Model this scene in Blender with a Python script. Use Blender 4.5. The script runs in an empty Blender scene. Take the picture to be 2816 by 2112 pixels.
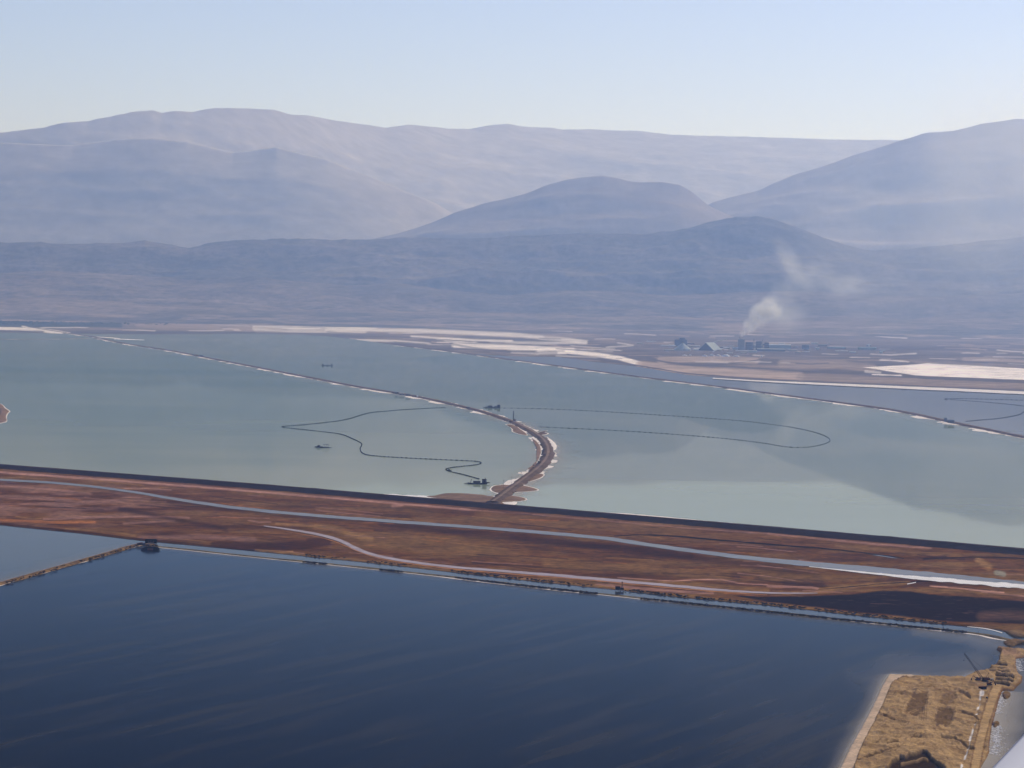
import bpy, bmesh, math, random
import numpy as np
from mathutils import Vector, Matrix, Euler
from mathutils.geometry import tessellate_polygon

random.seed(7); RNG = np.random.default_rng(7)
scn = bpy.context.scene
C = scn.collection

# ------------------------------------------------------------ camera
F, H, YH = 8950.0, 430.0, 780.0           # focal length in photo pixels, flying height, horizon row
PITCH = math.atan((1056.0 - YH) / F); ROLL = math.radians(1.0)
cam_d = bpy.data.cameras.new('camera'); cam = bpy.data.objects.new('camera', cam_d); C.objects.link(cam)
cam_d.sensor_width = 36.0; cam_d.lens = 36.0 * F / 2816.0
cam_d.clip_start = 0.5; cam_d.clip_end = 200000.0
CR = (Matrix.Rotation(math.pi/2 - PITCH, 3, 'X') @ Matrix.Rotation(ROLL, 3, 'Z'))
cam.matrix_world = Matrix.Translation((0, 0, H)) @ CR.to_4x4()
scn.camera = cam
CRn = np.array(CR)

# ------------------------------------------------------------ light
SUN_EL, SUN_AZ = math.radians(36), math.radians(32)      # azimuth measured from +Y towards +X
w = bpy.data.worlds.new('World'); scn.world = w; w.use_nodes = True
nt = w.node_tree; bg = nt.nodes['Background']
sky = nt.nodes.new('ShaderNodeTexSky'); sky.sky_type = 'NISHITA'; sky.sun_disc = False
sky.sun_elevation = SUN_EL; sky.sun_rotation = SUN_AZ
sky.altitude = 300; sky.air_density = 0.6; sky.dust_density = 0.3; sky.ozone_density = 4.0
wb = nt.nodes.new('ShaderNodeVectorMath'); wb.operation = 'MULTIPLY'; wb.inputs[1].default_value = (1.05, 0.875, 0.915)
nt.links.new(sky.outputs[0], wb.inputs[0]); nt.links.new(wb.outputs[0], bg.inputs[0]); bg.inputs[1].default_value = 0.122
sd = bpy.data.lights.new('sun', 'SUN'); so = bpy.data.objects.new('sun', sd); C.objects.link(so)
sd.energy = 3.2; sd.angle = math.radians(0.5); sd.color = (1.0, 0.92, 0.78)
sv = Vector((math.sin(SUN_AZ)*math.cos(SUN_EL), math.cos(SUN_AZ)*math.cos(SUN_EL), math.sin(SUN_EL)))
so.rotation_euler = sv.to_track_quat('Z', 'Y').to_euler()
scn.view_settings.view_transform = 'Standard'; scn.view_settings.look = 'None'
scn.view_settings.exposure = 0.0; scn.view_settings.gamma = 1.0
scn.view_settings.use_curve_mapping = False
scn.cycles.volume_bounces = 1; scn.cycles.volume_max_steps = 256; scn.cycles.volume_step_rate = 1.0

HAZE_DENS = 2.4e-5
HAZE_COL = (0.345, 0.52, 1.0)

# ------------------------------------------------------------ helpers
def L(r, g, b):
    f = lambda c: (c/255/12.92) if c/255 <= .04045 else ((c/255+.055)/1.055)**2.4
    return (f(r), f(g), f(b))

def ray(px, py):
    px = np.asarray(px, float); py = np.asarray(py, float)
    d = np.stack([(px-1408)/F, -(py-1056)/F, -np.ones_like(px)], -1)
    return d @ CRn.T

def G(px, py, z=0.0):
    """the point of the level z that the photograph shows at this pixel"""
    d = ray(px, py); t = (z - H)/d[..., 2]
    return np.stack([d[..., 0]*t, d[..., 1]*t, np.broadcast_to(np.asarray(z, float), t.shape)], -1)

def AT(px, py, Y):
    d = ray(px, py); t = Y/d[..., 1]
    return np.stack([d[..., 0]*t, d[..., 1]*t, H + d[..., 2]*t], -1)

def pxm(py, px=1408.0):
    """metres per photo pixel at ground seen there"""
    p = G(px, py); return float(p[1]/F)

def mesh_np(name, verts, faces, mats=(), col=None, smooth=True):
    me = bpy.data.meshes.new(name)
    v = np.asarray(verts, dtype=np.float32)
    if isinstance(faces, np.ndarray):
        n, k = faces.shape
        me.vertices.add(len(v)); me.vertices.foreach_set('co', v.ravel())
        me.loops.add(n*k); me.loops.foreach_set('vertex_index', faces.astype(np.int32).ravel())
        me.polygons.add(n); me.polygons.foreach_set('loop_start', np.arange(0, n*k, k, dtype=np.int32))
        me.polygons.foreach_set('loop_total', np.full(n, k, dtype=np.int32))
    else:
        me.from_pydata([tuple(map(float, p)) for p in v], [], faces)
    me.update(calc_edges=True)
    if smooth: me.polygons.foreach_set('use_smooth', np.ones(len(me.polygons), dtype=bool))
    for m in mats: me.materials.append(m)
    if col is not None:
        a = me.color_attributes.new('tone', 'FLOAT_COLOR', 'POINT')
        c4 = np.ones((len(v), 4), dtype=np.float32); c4[:, :3] = col
        a.data.foreach_set('color', c4.ravel())
    me.validate()
    return me

def link(name, me, parent=None):
    o = bpy.data.objects.new(name, me); C.objects.link(o)
    if parent: o.parent = parent
    return o

def tag(o, label=None, cat=None, group=None, kind=None):
    if label: o['label'] = label
    if cat: o['category'] = cat
    if group: o['group'] = group
    if kind: o['kind'] = kind
    return o

def structure(name, me): return tag(link(name, me), kind='structure')

def thing(name, label, cat, loc, rz=0.0, group=None):
    o = bpy.data.objects.new(name, None); C.objects.link(o)
    o.location = [float(c) for c in loc]; o.rotation_euler = (0, 0, rz); o.empty_display_size = 5
    return tag(o, label, cat, group)

def grid_faces(nu, nv):
    i = np.arange(nu*nv).reshape(nv, nu)
    return np.stack([i[:-1, :-1], i[:-1, 1:], i[1:, 1:], i[1:, :-1]], -1).reshape(-1, 4)

# value noise
def _hash(ix, iy, s):
    n = (ix.astype(np.int64)*374761393 + iy.astype(np.int64)*668265263 + s*1442695041) & 0x7fffffff
    n = ((n ^ (n >> 13))*1274126177) & 0x7fffffff
    return ((n ^ (n >> 16)) & 0xffffff)/float(0xffffff)
def vnoise(x, y, s=0):
    x = np.asarray(x, float); y = np.asarray(y, float)
    ix, iy = np.floor(x), np.floor(y); fx, fy = x-ix, y-iy
    ux, uy = fx*fx*fx*(fx*(fx*6-15)+10), fy*fy*fy*(fy*(fy*6-15)+10)
    a, b = _hash(ix, iy, s), _hash(ix+1, iy, s); c, d = _hash(ix, iy+1, s), _hash(ix+1, iy+1, s)
    return (a*(1-ux)+b*ux)*(1-uy) + (c*(1-ux)+d*ux)*uy
def fbm(x, y, o=5, s=0, ridged=False):
    t = 0; a = 1.0; n = 0
    for k in range(o):
        v = vnoise(x*2**k+17*k, y*2**k-11*k, s+k)
        if ridged: v = 1-abs(2*v-1)
        t = t+a*v; n += a; a *= .5
    return t/n

def seg_dist(X, Y, pts):
    d = np.full(X.shape, 1e9); side = np.zeros(X.shape)
    pts = np.asarray(pts, float)
    for (x0, y0), (x1, y1) in zip(pts[:-1], pts[1:]):
        dx, dy = x1-x0, y1-y0; l = dx*dx+dy*dy+1e-9
        t = np.clip(((X-x0)*dx+(Y-y0)*dy)/l, 0, 1)
        d = np.minimum(d, np.hypot(X-x0-t*dx, Y-y0-t*dy))
    return d
def inside(X, Y, pts):
    r = np.zeros(X.shape, bool); n = len(pts); j = n-1
    for i in range(n):
        xi, yi = pts[i]; xj, yj = pts[j]
        if yi != yj:
            r ^= ((yi > Y) != (yj > Y)) & (X < (xj-xi)*(Y-yi)/(yj-yi)+xi)
        j = i
    return r
def mixc(col, a, c):
    a = np.clip(a, 0, 1)[..., None]; return col*(1-a)+np.asarray(c)*a
def stroke(col, X, Y, pts, w, soft, c, k=1.0, wob=None):
    """lay a colour along a line: w half width, soft edge, in photo pixels"""
    x0, y0 = np.min(pts, 0)-w-soft-12; x1, y1 = np.max(pts, 0)+w+soft+12
    m = (X > x0) & (X < x1) & (Y > y0) & (Y < y1)
    if not m.any(): return col
    d = seg_dist(X[m], Y[m], pts)
    if wob is not None: d = d + wob[m]
    a = k*np.clip(1-(d-w)/max(soft, 1e-3), 0, 1)
    col[m] = mixc(col[m], a, c); return col
def fill(col, X, Y, pts, soft, c, k=1.0, wob=None):
    d = seg_dist(X, Y, list(pts)+[pts[0]]); d = np.where(inside(X, Y, pts), -d, d)
    if wob is not None: d = d+wob
    return mixc(col, k*np.clip(.5-d/max(soft, 1e-3), 0, 1), c)

# ------------------------------------------------------------ materials
MATS = {}
def new_mat(name):
    m = bpy.data.materials.new(name); m.use_nodes = True
    return m, m.node_tree.nodes, m.node_tree.links
def plain(name, col, rough=.75, metal=0.0, var=.25, scale=.4, spec=.0):
    if name in MATS: return MATS[name]
    m, n, l = new_mat(name); b = n['Principled BSDF']
    b.inputs['Roughness'].default_value = rough; b.inputs['Metallic'].default_value = metal
    b.inputs['Specular IOR Level'].default_value = spec
    tc = n.new('ShaderNodeTexCoord'); no = n.new('ShaderNodeTexNoise'); no.inputs['Scale'].default_value = scale
    no.inputs['Detail'].default_value = 5
    l.new(tc.outputs['Object'], no.inputs['Vector'])
    mx = n.new('ShaderNodeMix'); mx.data_type = 'RGBA'
    mx.inputs[6].default_value = (*[c*(1-var) for c in col], 1); mx.inputs[7].default_value = (*[min(1, c*(1+var)) for c in col], 1)
    l.new(no.outputs[0], mx.inputs[0]); l.new(mx.outputs[2], b.inputs['Base Color'])
    MATS[name] = m; return m

def ground_mat(name, attr=True, col=(.3, .2, .1), scales=(.02, .004), var=(.35, .35), bump=0.0, bscale=.05, rough=1.0, stretch=None, spec=0.0):
    """soil: painted tone x two scales of mottling, optional relief"""
    m, n, l = new_mat(name); b = n['Principled BSDF']
    b.inputs['Roughness'].default_value = rough; b.inputs['Specular IOR Level'].default_value = spec
    tc = n.new('ShaderNodeTexCoord')
    src = tc.outputs['Object']
    if stretch:
        mp = n.new('ShaderNodeMapping'); mp.inputs['Rotation'].default_value = (0, 0, stretch[0])
        mp.inputs['Scale'].default_value = (stretch[1], stretch[2], 1); l.new(src, mp.inputs[0]); src = mp.outputs[0]
    if attr:
        at = n.new('ShaderNodeAttribute'); at.attribute_name = 'tone'; base = at.outputs['Color']
    else:
        rg = n.new('ShaderNodeRGB'); rg.outputs[0].default_value = (*col, 1); base = rg.outputs[0]
    for s, v in zip(scales, var):
        no = n.new('ShaderNodeTexNoise'); no.inputs['Scale'].default_value = s; no.inputs['Detail'].default_value = 8
        no.inputs['Roughness'].default_value = .62
        l.new(src, no.inputs['Vector'])
        mr = n.new('ShaderNodeMapRange'); mr.inputs[1].default_value = .3; mr.inputs[2].default_value = .7
        mr.inputs[3].default_value = 1-v; mr.inputs[4].default_value = 1+v; l.new(no.outputs[0], mr.inputs[0])
        vm = n.new('ShaderNodeVectorMath'); vm.operation = 'SCALE'; l.new(base, vm.inputs[0]); l.new(mr.outputs[0], vm.inputs['Scale'])
        base = vm.outputs[0]
    l.new(base, b.inputs['Base Color'])
    if bump:
        no = n.new('ShaderNodeTexNoise'); no.inputs['Scale'].default_value = bscale; no.inputs['Detail'].default_value = 10
        no.inputs['Roughness'].default_value = .65; l.new(tc.outputs['Object'], no.inputs['Vector'])
        bp = n.new('ShaderNodeBump'); bp.inputs['Distance'].default_value = bump; bp.inputs['Strength'].default_value = 1
        l.new(no.outputs[0], bp.inputs['Height']); l.new(bp.outputs[0], b.inputs['Normal'])
    return m

def water_mat(name, deep, other, gloss, rough, rot=0.0, sc=(.0005, .003), attr=False, thr=(.35, .65), tint=(1, 1, 1), rvar=0.0, fpow=1.0, shore=None):
    """still brine: coloured body seen through a mirror-like surface"""
    m, n, l = new_mat(name); n.remove(n['Principled BSDF']); out = n['Material Output']
    tc = n.new('ShaderNodeTexCoord'); mp = n.new('ShaderNodeMapping')
    mp.vector_type = 'TEXTURE'; mp.inputs['Rotation'].default_value = (0, 0, rot); mp.inputs['Scale'].default_value = (1/sc[1], 1/sc[0], 1)
    l.new(tc.outputs['Object'], mp.inputs[0])
    no = n.new('ShaderNodeTexNoise'); no.inputs['Scale'].default_value = 1; no.inputs['Detail'].default_value = 6
    no.inputs['Roughness'].default_value = .55
    l.new(mp.outputs[0], no.inputs['Vector'])
    mr = n.new('ShaderNodeMapRange'); mr.interpolation_type = 'SMOOTHSTEP'
    mr.inputs[1].default_value = thr[0]; mr.inputs[2].default_value = thr[1]
    l.new(no.outputs[0], mr.inputs[0])
    mx = n.new('ShaderNodeMix'); mx.data_type = 'RGBA'; l.new(mr.outputs[0], mx.inputs[0])
    mx.inputs[6].default_value = (*deep, 1); mx.inputs[7].default_value = (*other, 1)
    base = mx.outputs[2]
    if shore:      # shallower, milkier brine along the dam
        (x0_, y0_), (nx_, ny_), W_, c_ = shore
        dp = n.new('ShaderNodeVectorMath'); dp.operation = 'DOT_PRODUCT'; dp.inputs[1].default_value = (nx_, ny_, 0); l.new(tc.outputs['Object'], dp.inputs[0])
        ma = n.new('ShaderNodeMath'); ma.operation = 'ADD'; ma.inputs[1].default_value = -(x0_*nx_+y0_*ny_); l.new(dp.outputs['Value'], ma.inputs[0])
        n3 = n.new('ShaderNodeTexNoise'); n3.inputs['Scale'].default_value = .0016; n3.inputs['Detail'].default_value = 5; l.new(tc.outputs['Object'], n3.inputs['Vector'])
        m3 = n.new('ShaderNodeMath'); m3.operation = 'MULTIPLY_ADD'; m3.inputs[1].default_value = W_*1.3; l.new(n3.outputs[0], m3.inputs[0]); l.new(ma.outputs[0], m3.inputs[2])
        r3 = n.new('ShaderNodeMapRange'); r3.interpolation_type = 'SMOOTHSTEP'; r3.inputs[1].default_value = W_*.5; r3.inputs[2].default_value = W_*2.0; r3.inputs[3].default_value = 1; r3.inputs[4].default_value = 0; l.new(m3.outputs[0], r3.inputs[0])
        mx3 = n.new('ShaderNodeMix'); mx3.data_type = 'RGBA'; l.new(r3.outputs[0], mx3.inputs[0]); l.new(base, mx3.inputs[6]); mx3.inputs[7].default_value = (*c_, 1); base = mx3.outputs[2]
    if attr:
        at = n.new('ShaderNodeAttribute'); at.attribute_name = 'tone'
        ad = n.new('ShaderNodeMix'); ad.data_type = 'RGBA'; ad.blend_type = 'ADD'; ad.inputs[0].default_value = 1
        l.new(base, ad.inputs[6]); l.new(at.outputs['Color'], ad.inputs[7]); base = ad.outputs[2]
    df = n.new('ShaderNodeBsdfDiffuse'); l.new(base, df.inputs[0])
    gl = n.new('ShaderNodeBsdfGlossy'); gl.inputs['Roughness'].default_value = rough; gl.inputs[0].default_value = (*tint, 1)
    if rvar:
        r2 = n.new('ShaderNodeMapRange'); r2.inputs[1].default_value = .3; r2.inputs[2].default_value = .7
        r2.inputs[3].default_value = rough; r2.inputs[4].default_value = rough+rvar
        n2 = n.new('ShaderNodeTexNoise'); n2.inputs['Scale'].default_value = .7; n2.inputs['Detail'].default_value = 5
        l.new(mp.outputs[0], n2.inputs['Vector']); l.new(n2.outputs[0], r2.inputs[0]); l.new(r2.outputs[0], gl.inputs['Roughness'])
    fr = n.new('ShaderNodeFresnel'); fr.inputs[0].default_value = 1.34
    pw = n.new('ShaderNodeMath'); pw.operation = 'POWER'; pw.inputs[1].default_value = fpow; l.new(fr.outputs[0], pw.inputs[0])
    mu = n.new('ShaderNodeMath'); mu.operation = 'MULTIPLY'; mu.inputs[1].default_value = gloss; l.new(pw.outputs[0], mu.inputs[0])
    ms = n.new('ShaderNodeMixShader'); l.new(mu.outputs[0], ms.inputs[0]); l.new(df.outputs[0], ms.inputs[1]); l.new(gl.outputs[0], ms.inputs[2])
    l.new(ms.outputs[0], out.inputs[0]); return m

# ------------------------------------------------------------ lines of the map, in photo pixels
DIKE1 = [(80,900),(130,908),(175,915),(225,922),(277,930),(318,941),(400,954),(477,966),(560,982),(704,1010),(790,1027),(863,1041),(950,1058),
         (1022,1071),(1100,1083),(1181,1098),(1277,1120),(1340,1136),(1408,1160),(1440,1176),(1466,1190),(1488,1205),(1501,1219),
         (1509,1240),(1505,1260),(1490,1281),(1464,1303),(1433,1326),(1402,1349),(1378,1368),(1355,1384)]
DIKE2 = [(1100,951),(1166,958),(1229,966),(1320,978),(1408,990),(1500,1002),(1593,1015),(1690,1028),(1790,1041),(1870,1051),(1949,1060),(2112,1082),
         (2271,1103),(2430,1124),(2520,1140),(2589,1156),(2700,1179),(2816,1203),(3100,1264),(3400,1330)]
SHORE = [(-900,906),(-600,910),(0,914),(190,917),(420,919),(704,917),(895,923),(975,933),(1086,948),(1166,955),(1300,972),(1408,979),(1535,981),
         (1631,994),(1758,1008),(1885,1030),(2013,1040),(2112,1048),(2430,1062),(2816,1080),(3400,1108),(3700,1124)]
DAM_T = [(-900,1208),(-300,1255),(0,1278),(704,1331),(1038,1360),(1408,1390),(2112,1451),(2816,1511),(3400,1563),(3700,1590)]
DAM_B = [(-900,1218),(-300,1268),(0,1293),(704,1349),(1038,1377),(1408,1409),(2112,1467),(2816,1531),(3400,1586),(3700,1612)]
MUD_B = [(-900,1345),(-300,1412),(0,1443),(223,1466),(382,1485),(704,1515),(1022,1547),(1408,1591),(1694,1621),(1885,1643),(2112,1663),
         (2367,1692),(2589,1715),(2749,1731),(2775,1740),(2830,1745),(3400,1790),(3700,1815)]
THIN = [(420,1503),(470,1507),(704,1532),(959,1557),(1213,1584),(1408,1607),(1710,1640),(1900,1660),(2112,1682),(2271,1699),(2430,1716),(2600,1733),(2700,1744),(2760,1758),(2790,1762),(2830,1764),(3000,1775)]
LEVEE = [(-500,1735),(-200,1661),(0,1607),(191,1553),(300,1522),(376,1499),(400,1499),(425,1502)]
def yi(line, x):
    a = np.asarray(line, float); return np.interp(x, a[:, 0], a[:, 1])

def resample(P, step):
    P = np.asarray(P, float); d = np.r_[0, np.cumsum(np.hypot(*np.diff(P[:, :2], axis=0).T))]
    n = max(2, int(d[-1]/step)+1); t = np.linspace(0, d[-1], n)
    return np.stack([np.interp(t, d, P[:, k]) for k in range(P.shape[1])], -1), t
def smooth_path(P, it=2):
    P = np.asarray(P, float)
    for _ in range(it):
        Q = [P[0]]
        for a, b in zip(P[:-1], P[1:]): Q += [a*.75+b*.25, a*.25+b*.75]
        Q.append(P[-1]); P = np.array(Q)
    return P
def normals(P):
    t = np.gradient(P[:, :2], axis=0); t /= np.linalg.norm(t, axis=1)[:, None]+1e-9
    return np.stack([-t[:, 1], t[:, 0]], -1)

def ribbon(path_px, profile, step=15, jit=0, seed=0, z0=0.0, jscale=60., smooth=2, jz=0.0):
    """profile: list of (offset to the left of travel, height); offsets may be functions of arc length array"""
    P = G(*np.asarray(smooth_path(path_px, smooth), float).T)[:, :2]
    P, t = resample(P, step); N = normals(P); rows = []
    for k, (off, z) in enumerate(profile):
        o = off(t) if callable(off) else np.full(len(t), float(off))
        if jit: o = o + jit*(fbm(t/jscale, t*0+k*3.7+seed, 3)-.5)*2*np.sign(o.mean() if abs(o.mean()) > .01 else 1)
        zz = z + (jz*(fbm(t/25., t*0+k*5.1+seed, 3)-.5)*2 if jz and 0 < k < len(profile)-1 else 0)
        rows.append(np.c_[P+N*o[:, None], np.full(len(t), z0)+zz])
    V = np.concatenate(rows); return V, grid_faces(len(t), len(profile)), len(t), t

# ------------------------------------------------------------ materials of the setting
M_desert = ground_mat('desert_soil', False, (.30, .22, .15), (.002, .0004), (.3, .25))
M_plain = ground_mat('salt_plain_soil', True, scales=(.010, .0020), var=(.34, .26))
M_mud = ground_mat('mud_flat_soil', True, scales=(.06, .009), var=(.50, .34), bump=1.2, bscale=.03)
M_pen = ground_mat('bulldozed_earth', True, scales=(.22, .03), var=(.30, .25), bump=1.1, bscale=.16)
M_hill = ground_mat('bare_rock_slopes', True, scales=(.0035, .0009), var=(.16, .13), bump=5, bscale=.004)
M_foot = ground_mat('gullied_foothills', True, scales=(.010, .0022), var=(.40, .32), bump=14, bscale=.012)
M_dike = ground_mat('dike_rubble', False, (.14, .095, .07), (.05, .01), (.45, .3), bump=1.5, bscale=.1)
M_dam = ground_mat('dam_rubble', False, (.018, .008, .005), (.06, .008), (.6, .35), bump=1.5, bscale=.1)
M_track = ground_mat('packed_track', False, (.27, .19, .14), (.05, .01), (.3, .2))
M_spit = ground_mat('spit_soil', False, (.24, .15, .095), (.05, .012), (.35, .3), bump=1, bscale=.08)
M_salt = ground_mat('salt_crust', False, (.92, .82, .74), (.03, .008), (.10, .08))
M_salt2 = ground_mat('wet_salt', False, (.93, .89, .86), (.03, .008), (.08, .06))
M_levee = ground_mat('levee_soil', False, (.22, .13, .055), (.08, .015), (.5, .35), bump=1, bscale=.15)
M_reed = ground_mat('levee_scrub', False, (.16, .12, .06), (.15, .03), (.8, .5))
_a, _b = G(0, 1285)[:2], G(2816, 1520)[:2]; _t = (_b-_a)/np.linalg.norm(_b-_a); _n = (float(-_t[1]), float(_t[0])); _a = tuple(map(float, _a))
W_A = water_mat('green_brine', (.11, .180, .125), (.18, .235, .155), .46, .03, shore=(_a, _n, 1900., (.235, .275, .175)), rot=.15, sc=(.0011, .00022), thr=(.3, .75))
W_B = water_mat('pale_green_brine', (.145, .195, .125), (.185, .225, .145), .50, .02, shore=(_a, _n, 700., (.21, .25, .165)), rot=.1, sc=(.0009, .0002), thr=(.3, .75))
W_C = water_mat('grey_brine', (.15, .165, .165), (.18, .185, .175), .45, .04, sc=(.001, .0002))
W_N = water_mat('dark_brine', (.001, .003, .011), (.021, .016, .013), 1.9, .12, rot=math.radians(-22), sc=(.0022, .034), attr=True, thr=(.45, .68), tint=(.62, .80, 1.0), rvar=.05, fpow=4.2)
W_canal = water_mat('canal_brine', (.11, .10, .115), (.16, .15, .16), .34, .08, sc=(.01, .002))
W_pink = water_mat('pink_brine', (.30, .17, .15), (.38, .25, .24), .38, .10, sc=(.02, .004))

# ------------------------------------------------------------ ground and water sheets
g = 59000.0
gm = mesh_np('ground', [(-g, -7900, -4), (g, -7900, -4), (g, 89000, -4), (-g, 89000, -4)], [(0, 1, 2, 3)], [M_desert], smooth=False)
structure('ground', gm)

def sheet_poly(name, pts, z, mat, col=None):
    P = G(*np.asarray(pts, float).T, z)
    tri = tessellate_polygon([[Vector(p) for p in P]])
    me = mesh_np(name, P, [tuple(t) for t in tri], [mat], smooth=False)
    bm = bmesh.new(); bm.from_mesh(me); bmesh.ops.recalc_face_normals(bm, faces=bm.faces)
    for f in bm.faces:
        if f.normal.z < 0: f.normal_flip()
    bm.to_mesh(me); bm.free()
    return structure(name, me)

dam_mid = [(x, (yi(DAM_T, x)+yi(DAM_B, x))/2) for x in np.linspace(-900, 3700, 60)]
dm = lambda a, b: [p for p in dam_mid if a <= p[0] <= b]
d1 = [(80, 885), (80, 900)] + DIKE1[1:]
sheet_poly('salt_pond', [(-900, 885)] + d1 + list(reversed(dm(-900, 1350))), 0, W_A)
sheet_poly('salt_pond', [(82, 885), (2, 885)][:1] + [(1000, 885), (1100, 940)] + DIKE2 + [(3700, 1400), (3700, 1601)] + list(reversed(dm(1360, 3650))) + list(reversed(DIKE1)), 0, W_B)
sheet_poly('salt_pond', [(1100, 938), (1166, 920), (3700, 920), (3700, 1399)] + list(reversed(DIKE2)), 0, W_C)

# dark pond in front: a grid that carries the tint of its shallows
nu, nv = 420, 260
U, Vv = np.meshgrid(np.linspace(0, 1, nu), np.linspace(0, 1, nv))
PX = -1100+U*5200
top = yi(THIN, PX); top = np.where(PX < 425, np.interp(PX, [p[0] for p in LEVEE], [p[1] for p in LEVEE]), top)
PXc = np.clip(PX, -500, 4100)
PY = top + (3400-top)*Vv**1.35
Pn = G(PX, PY)
col = np.zeros(PX.shape+(3,))
wob = (fbm(PX/60, PY/25, 4, 3)-.5)*40
sh = np.array([.13, .105, .07])
BEACH_O = [(2290,2160),(2312,2112),(2337,2058),(2373,1994),(2401,1942),(2424,1891),(2447,1853),(2506,1853),(2600,1862),(2672,1855)]
col = stroke(col, PX, PY, BEACH_O, 6, 60, sh*.55, .9, wob*.3)
col = stroke(col, PX, PY, [(2447,1850),(2560,1845),(2690,1820)], 10, 45, sh*.6, .8, wob*.3)
col = fill(col, PX, PY, [(2330,1840),(2440,1835),(2700,1845),(2700,1870),(2430,1880),(2370,1888),(2320,1880)], 40, sh*.55, .8, wob*.4)
col = stroke(col, PX, PY, [(2520,1727),(2660,1752),(2760,1778)], 4, 26, sh*.9, .9, wob*.2)
col = stroke(col, PX, PY, [(2800,1830),(2760,2000),(2745,2110)], 20, 50, sh*1.1, .9, wob*.2)
col = fill(col, PX, PY, [(1900,1860),(2330,1800),(2450,1950),(2330,2112),(2100,2112)], 220, sh*.12, .8, wob)
me = mesh_np('salt_pond', Pn.reshape(-1, 3), grid_faces(nu, nv)[:, ::-1], [W_N], col.reshape(-1, 3), smooth=False)
structure('salt_pond', me)
W_N2 = water_mat('slate_brine', (.010, .016, .026), (.03, .032, .034), .95, .10, rot=.3, sc=(.004, .001), tint=(.85, .92, 1.0), fpow=2.4)
sheet_poly('salt_pond', [(-900, 1330), (420, 1470), (425, 1501)] + list(reversed(LEVEE[:-2])) + [(-900, 1842)], 0, W_N2)
side_t = [(x, yi(MUD_B, x)-14) for x in np.linspace(421, 3600, 40)]
sheet_poly('canal', side_t + [(3600, 1800)] + list(reversed(THIN))[0:] , 0, W_N2)

# ------------------------------------------------------------ mud flat
nu, nv = 1000, 230
U, Vv = np.meshgrid(np.linspace(0, 1, nu), np.linspace(0, 1, nv))
PX = -500+U*3800
tY = (yi(DAM_T, PX)+yi(DAM_B, PX))/2; bY = yi(MUD_B, PX)
PY = tY+(bY-tY)*Vv
W1 = fbm(PX/90, PY/7, 4, 11); W2 = fbm(PX/260, PY/14, 4, 21); W3 = fbm(PX/30, PY/3.2, 3, 31)
wob = (W1-.5)*6; wobs = (W3-.5)*3
brown, dark, tan, pink, ora = map(np.array, ((.148, .056, .012), (.040, .011, .002), (.25, .130, .040), (.36, .185, .135), (.36, .13, .03)))
col = np.zeros(PX.shape+(3,))+brown
col = mixc(col, np.clip((W2-.46)*3.2, 0, 1)*.75, tan*.85)
col = mixc(col, np.clip((.47-W2)*4, 0, 1)*.7, dark*1.3)
col = mixc(col, np.clip((W1-.5)*3, -1, 1)*.4*(W1 > .5), tan)
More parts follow.
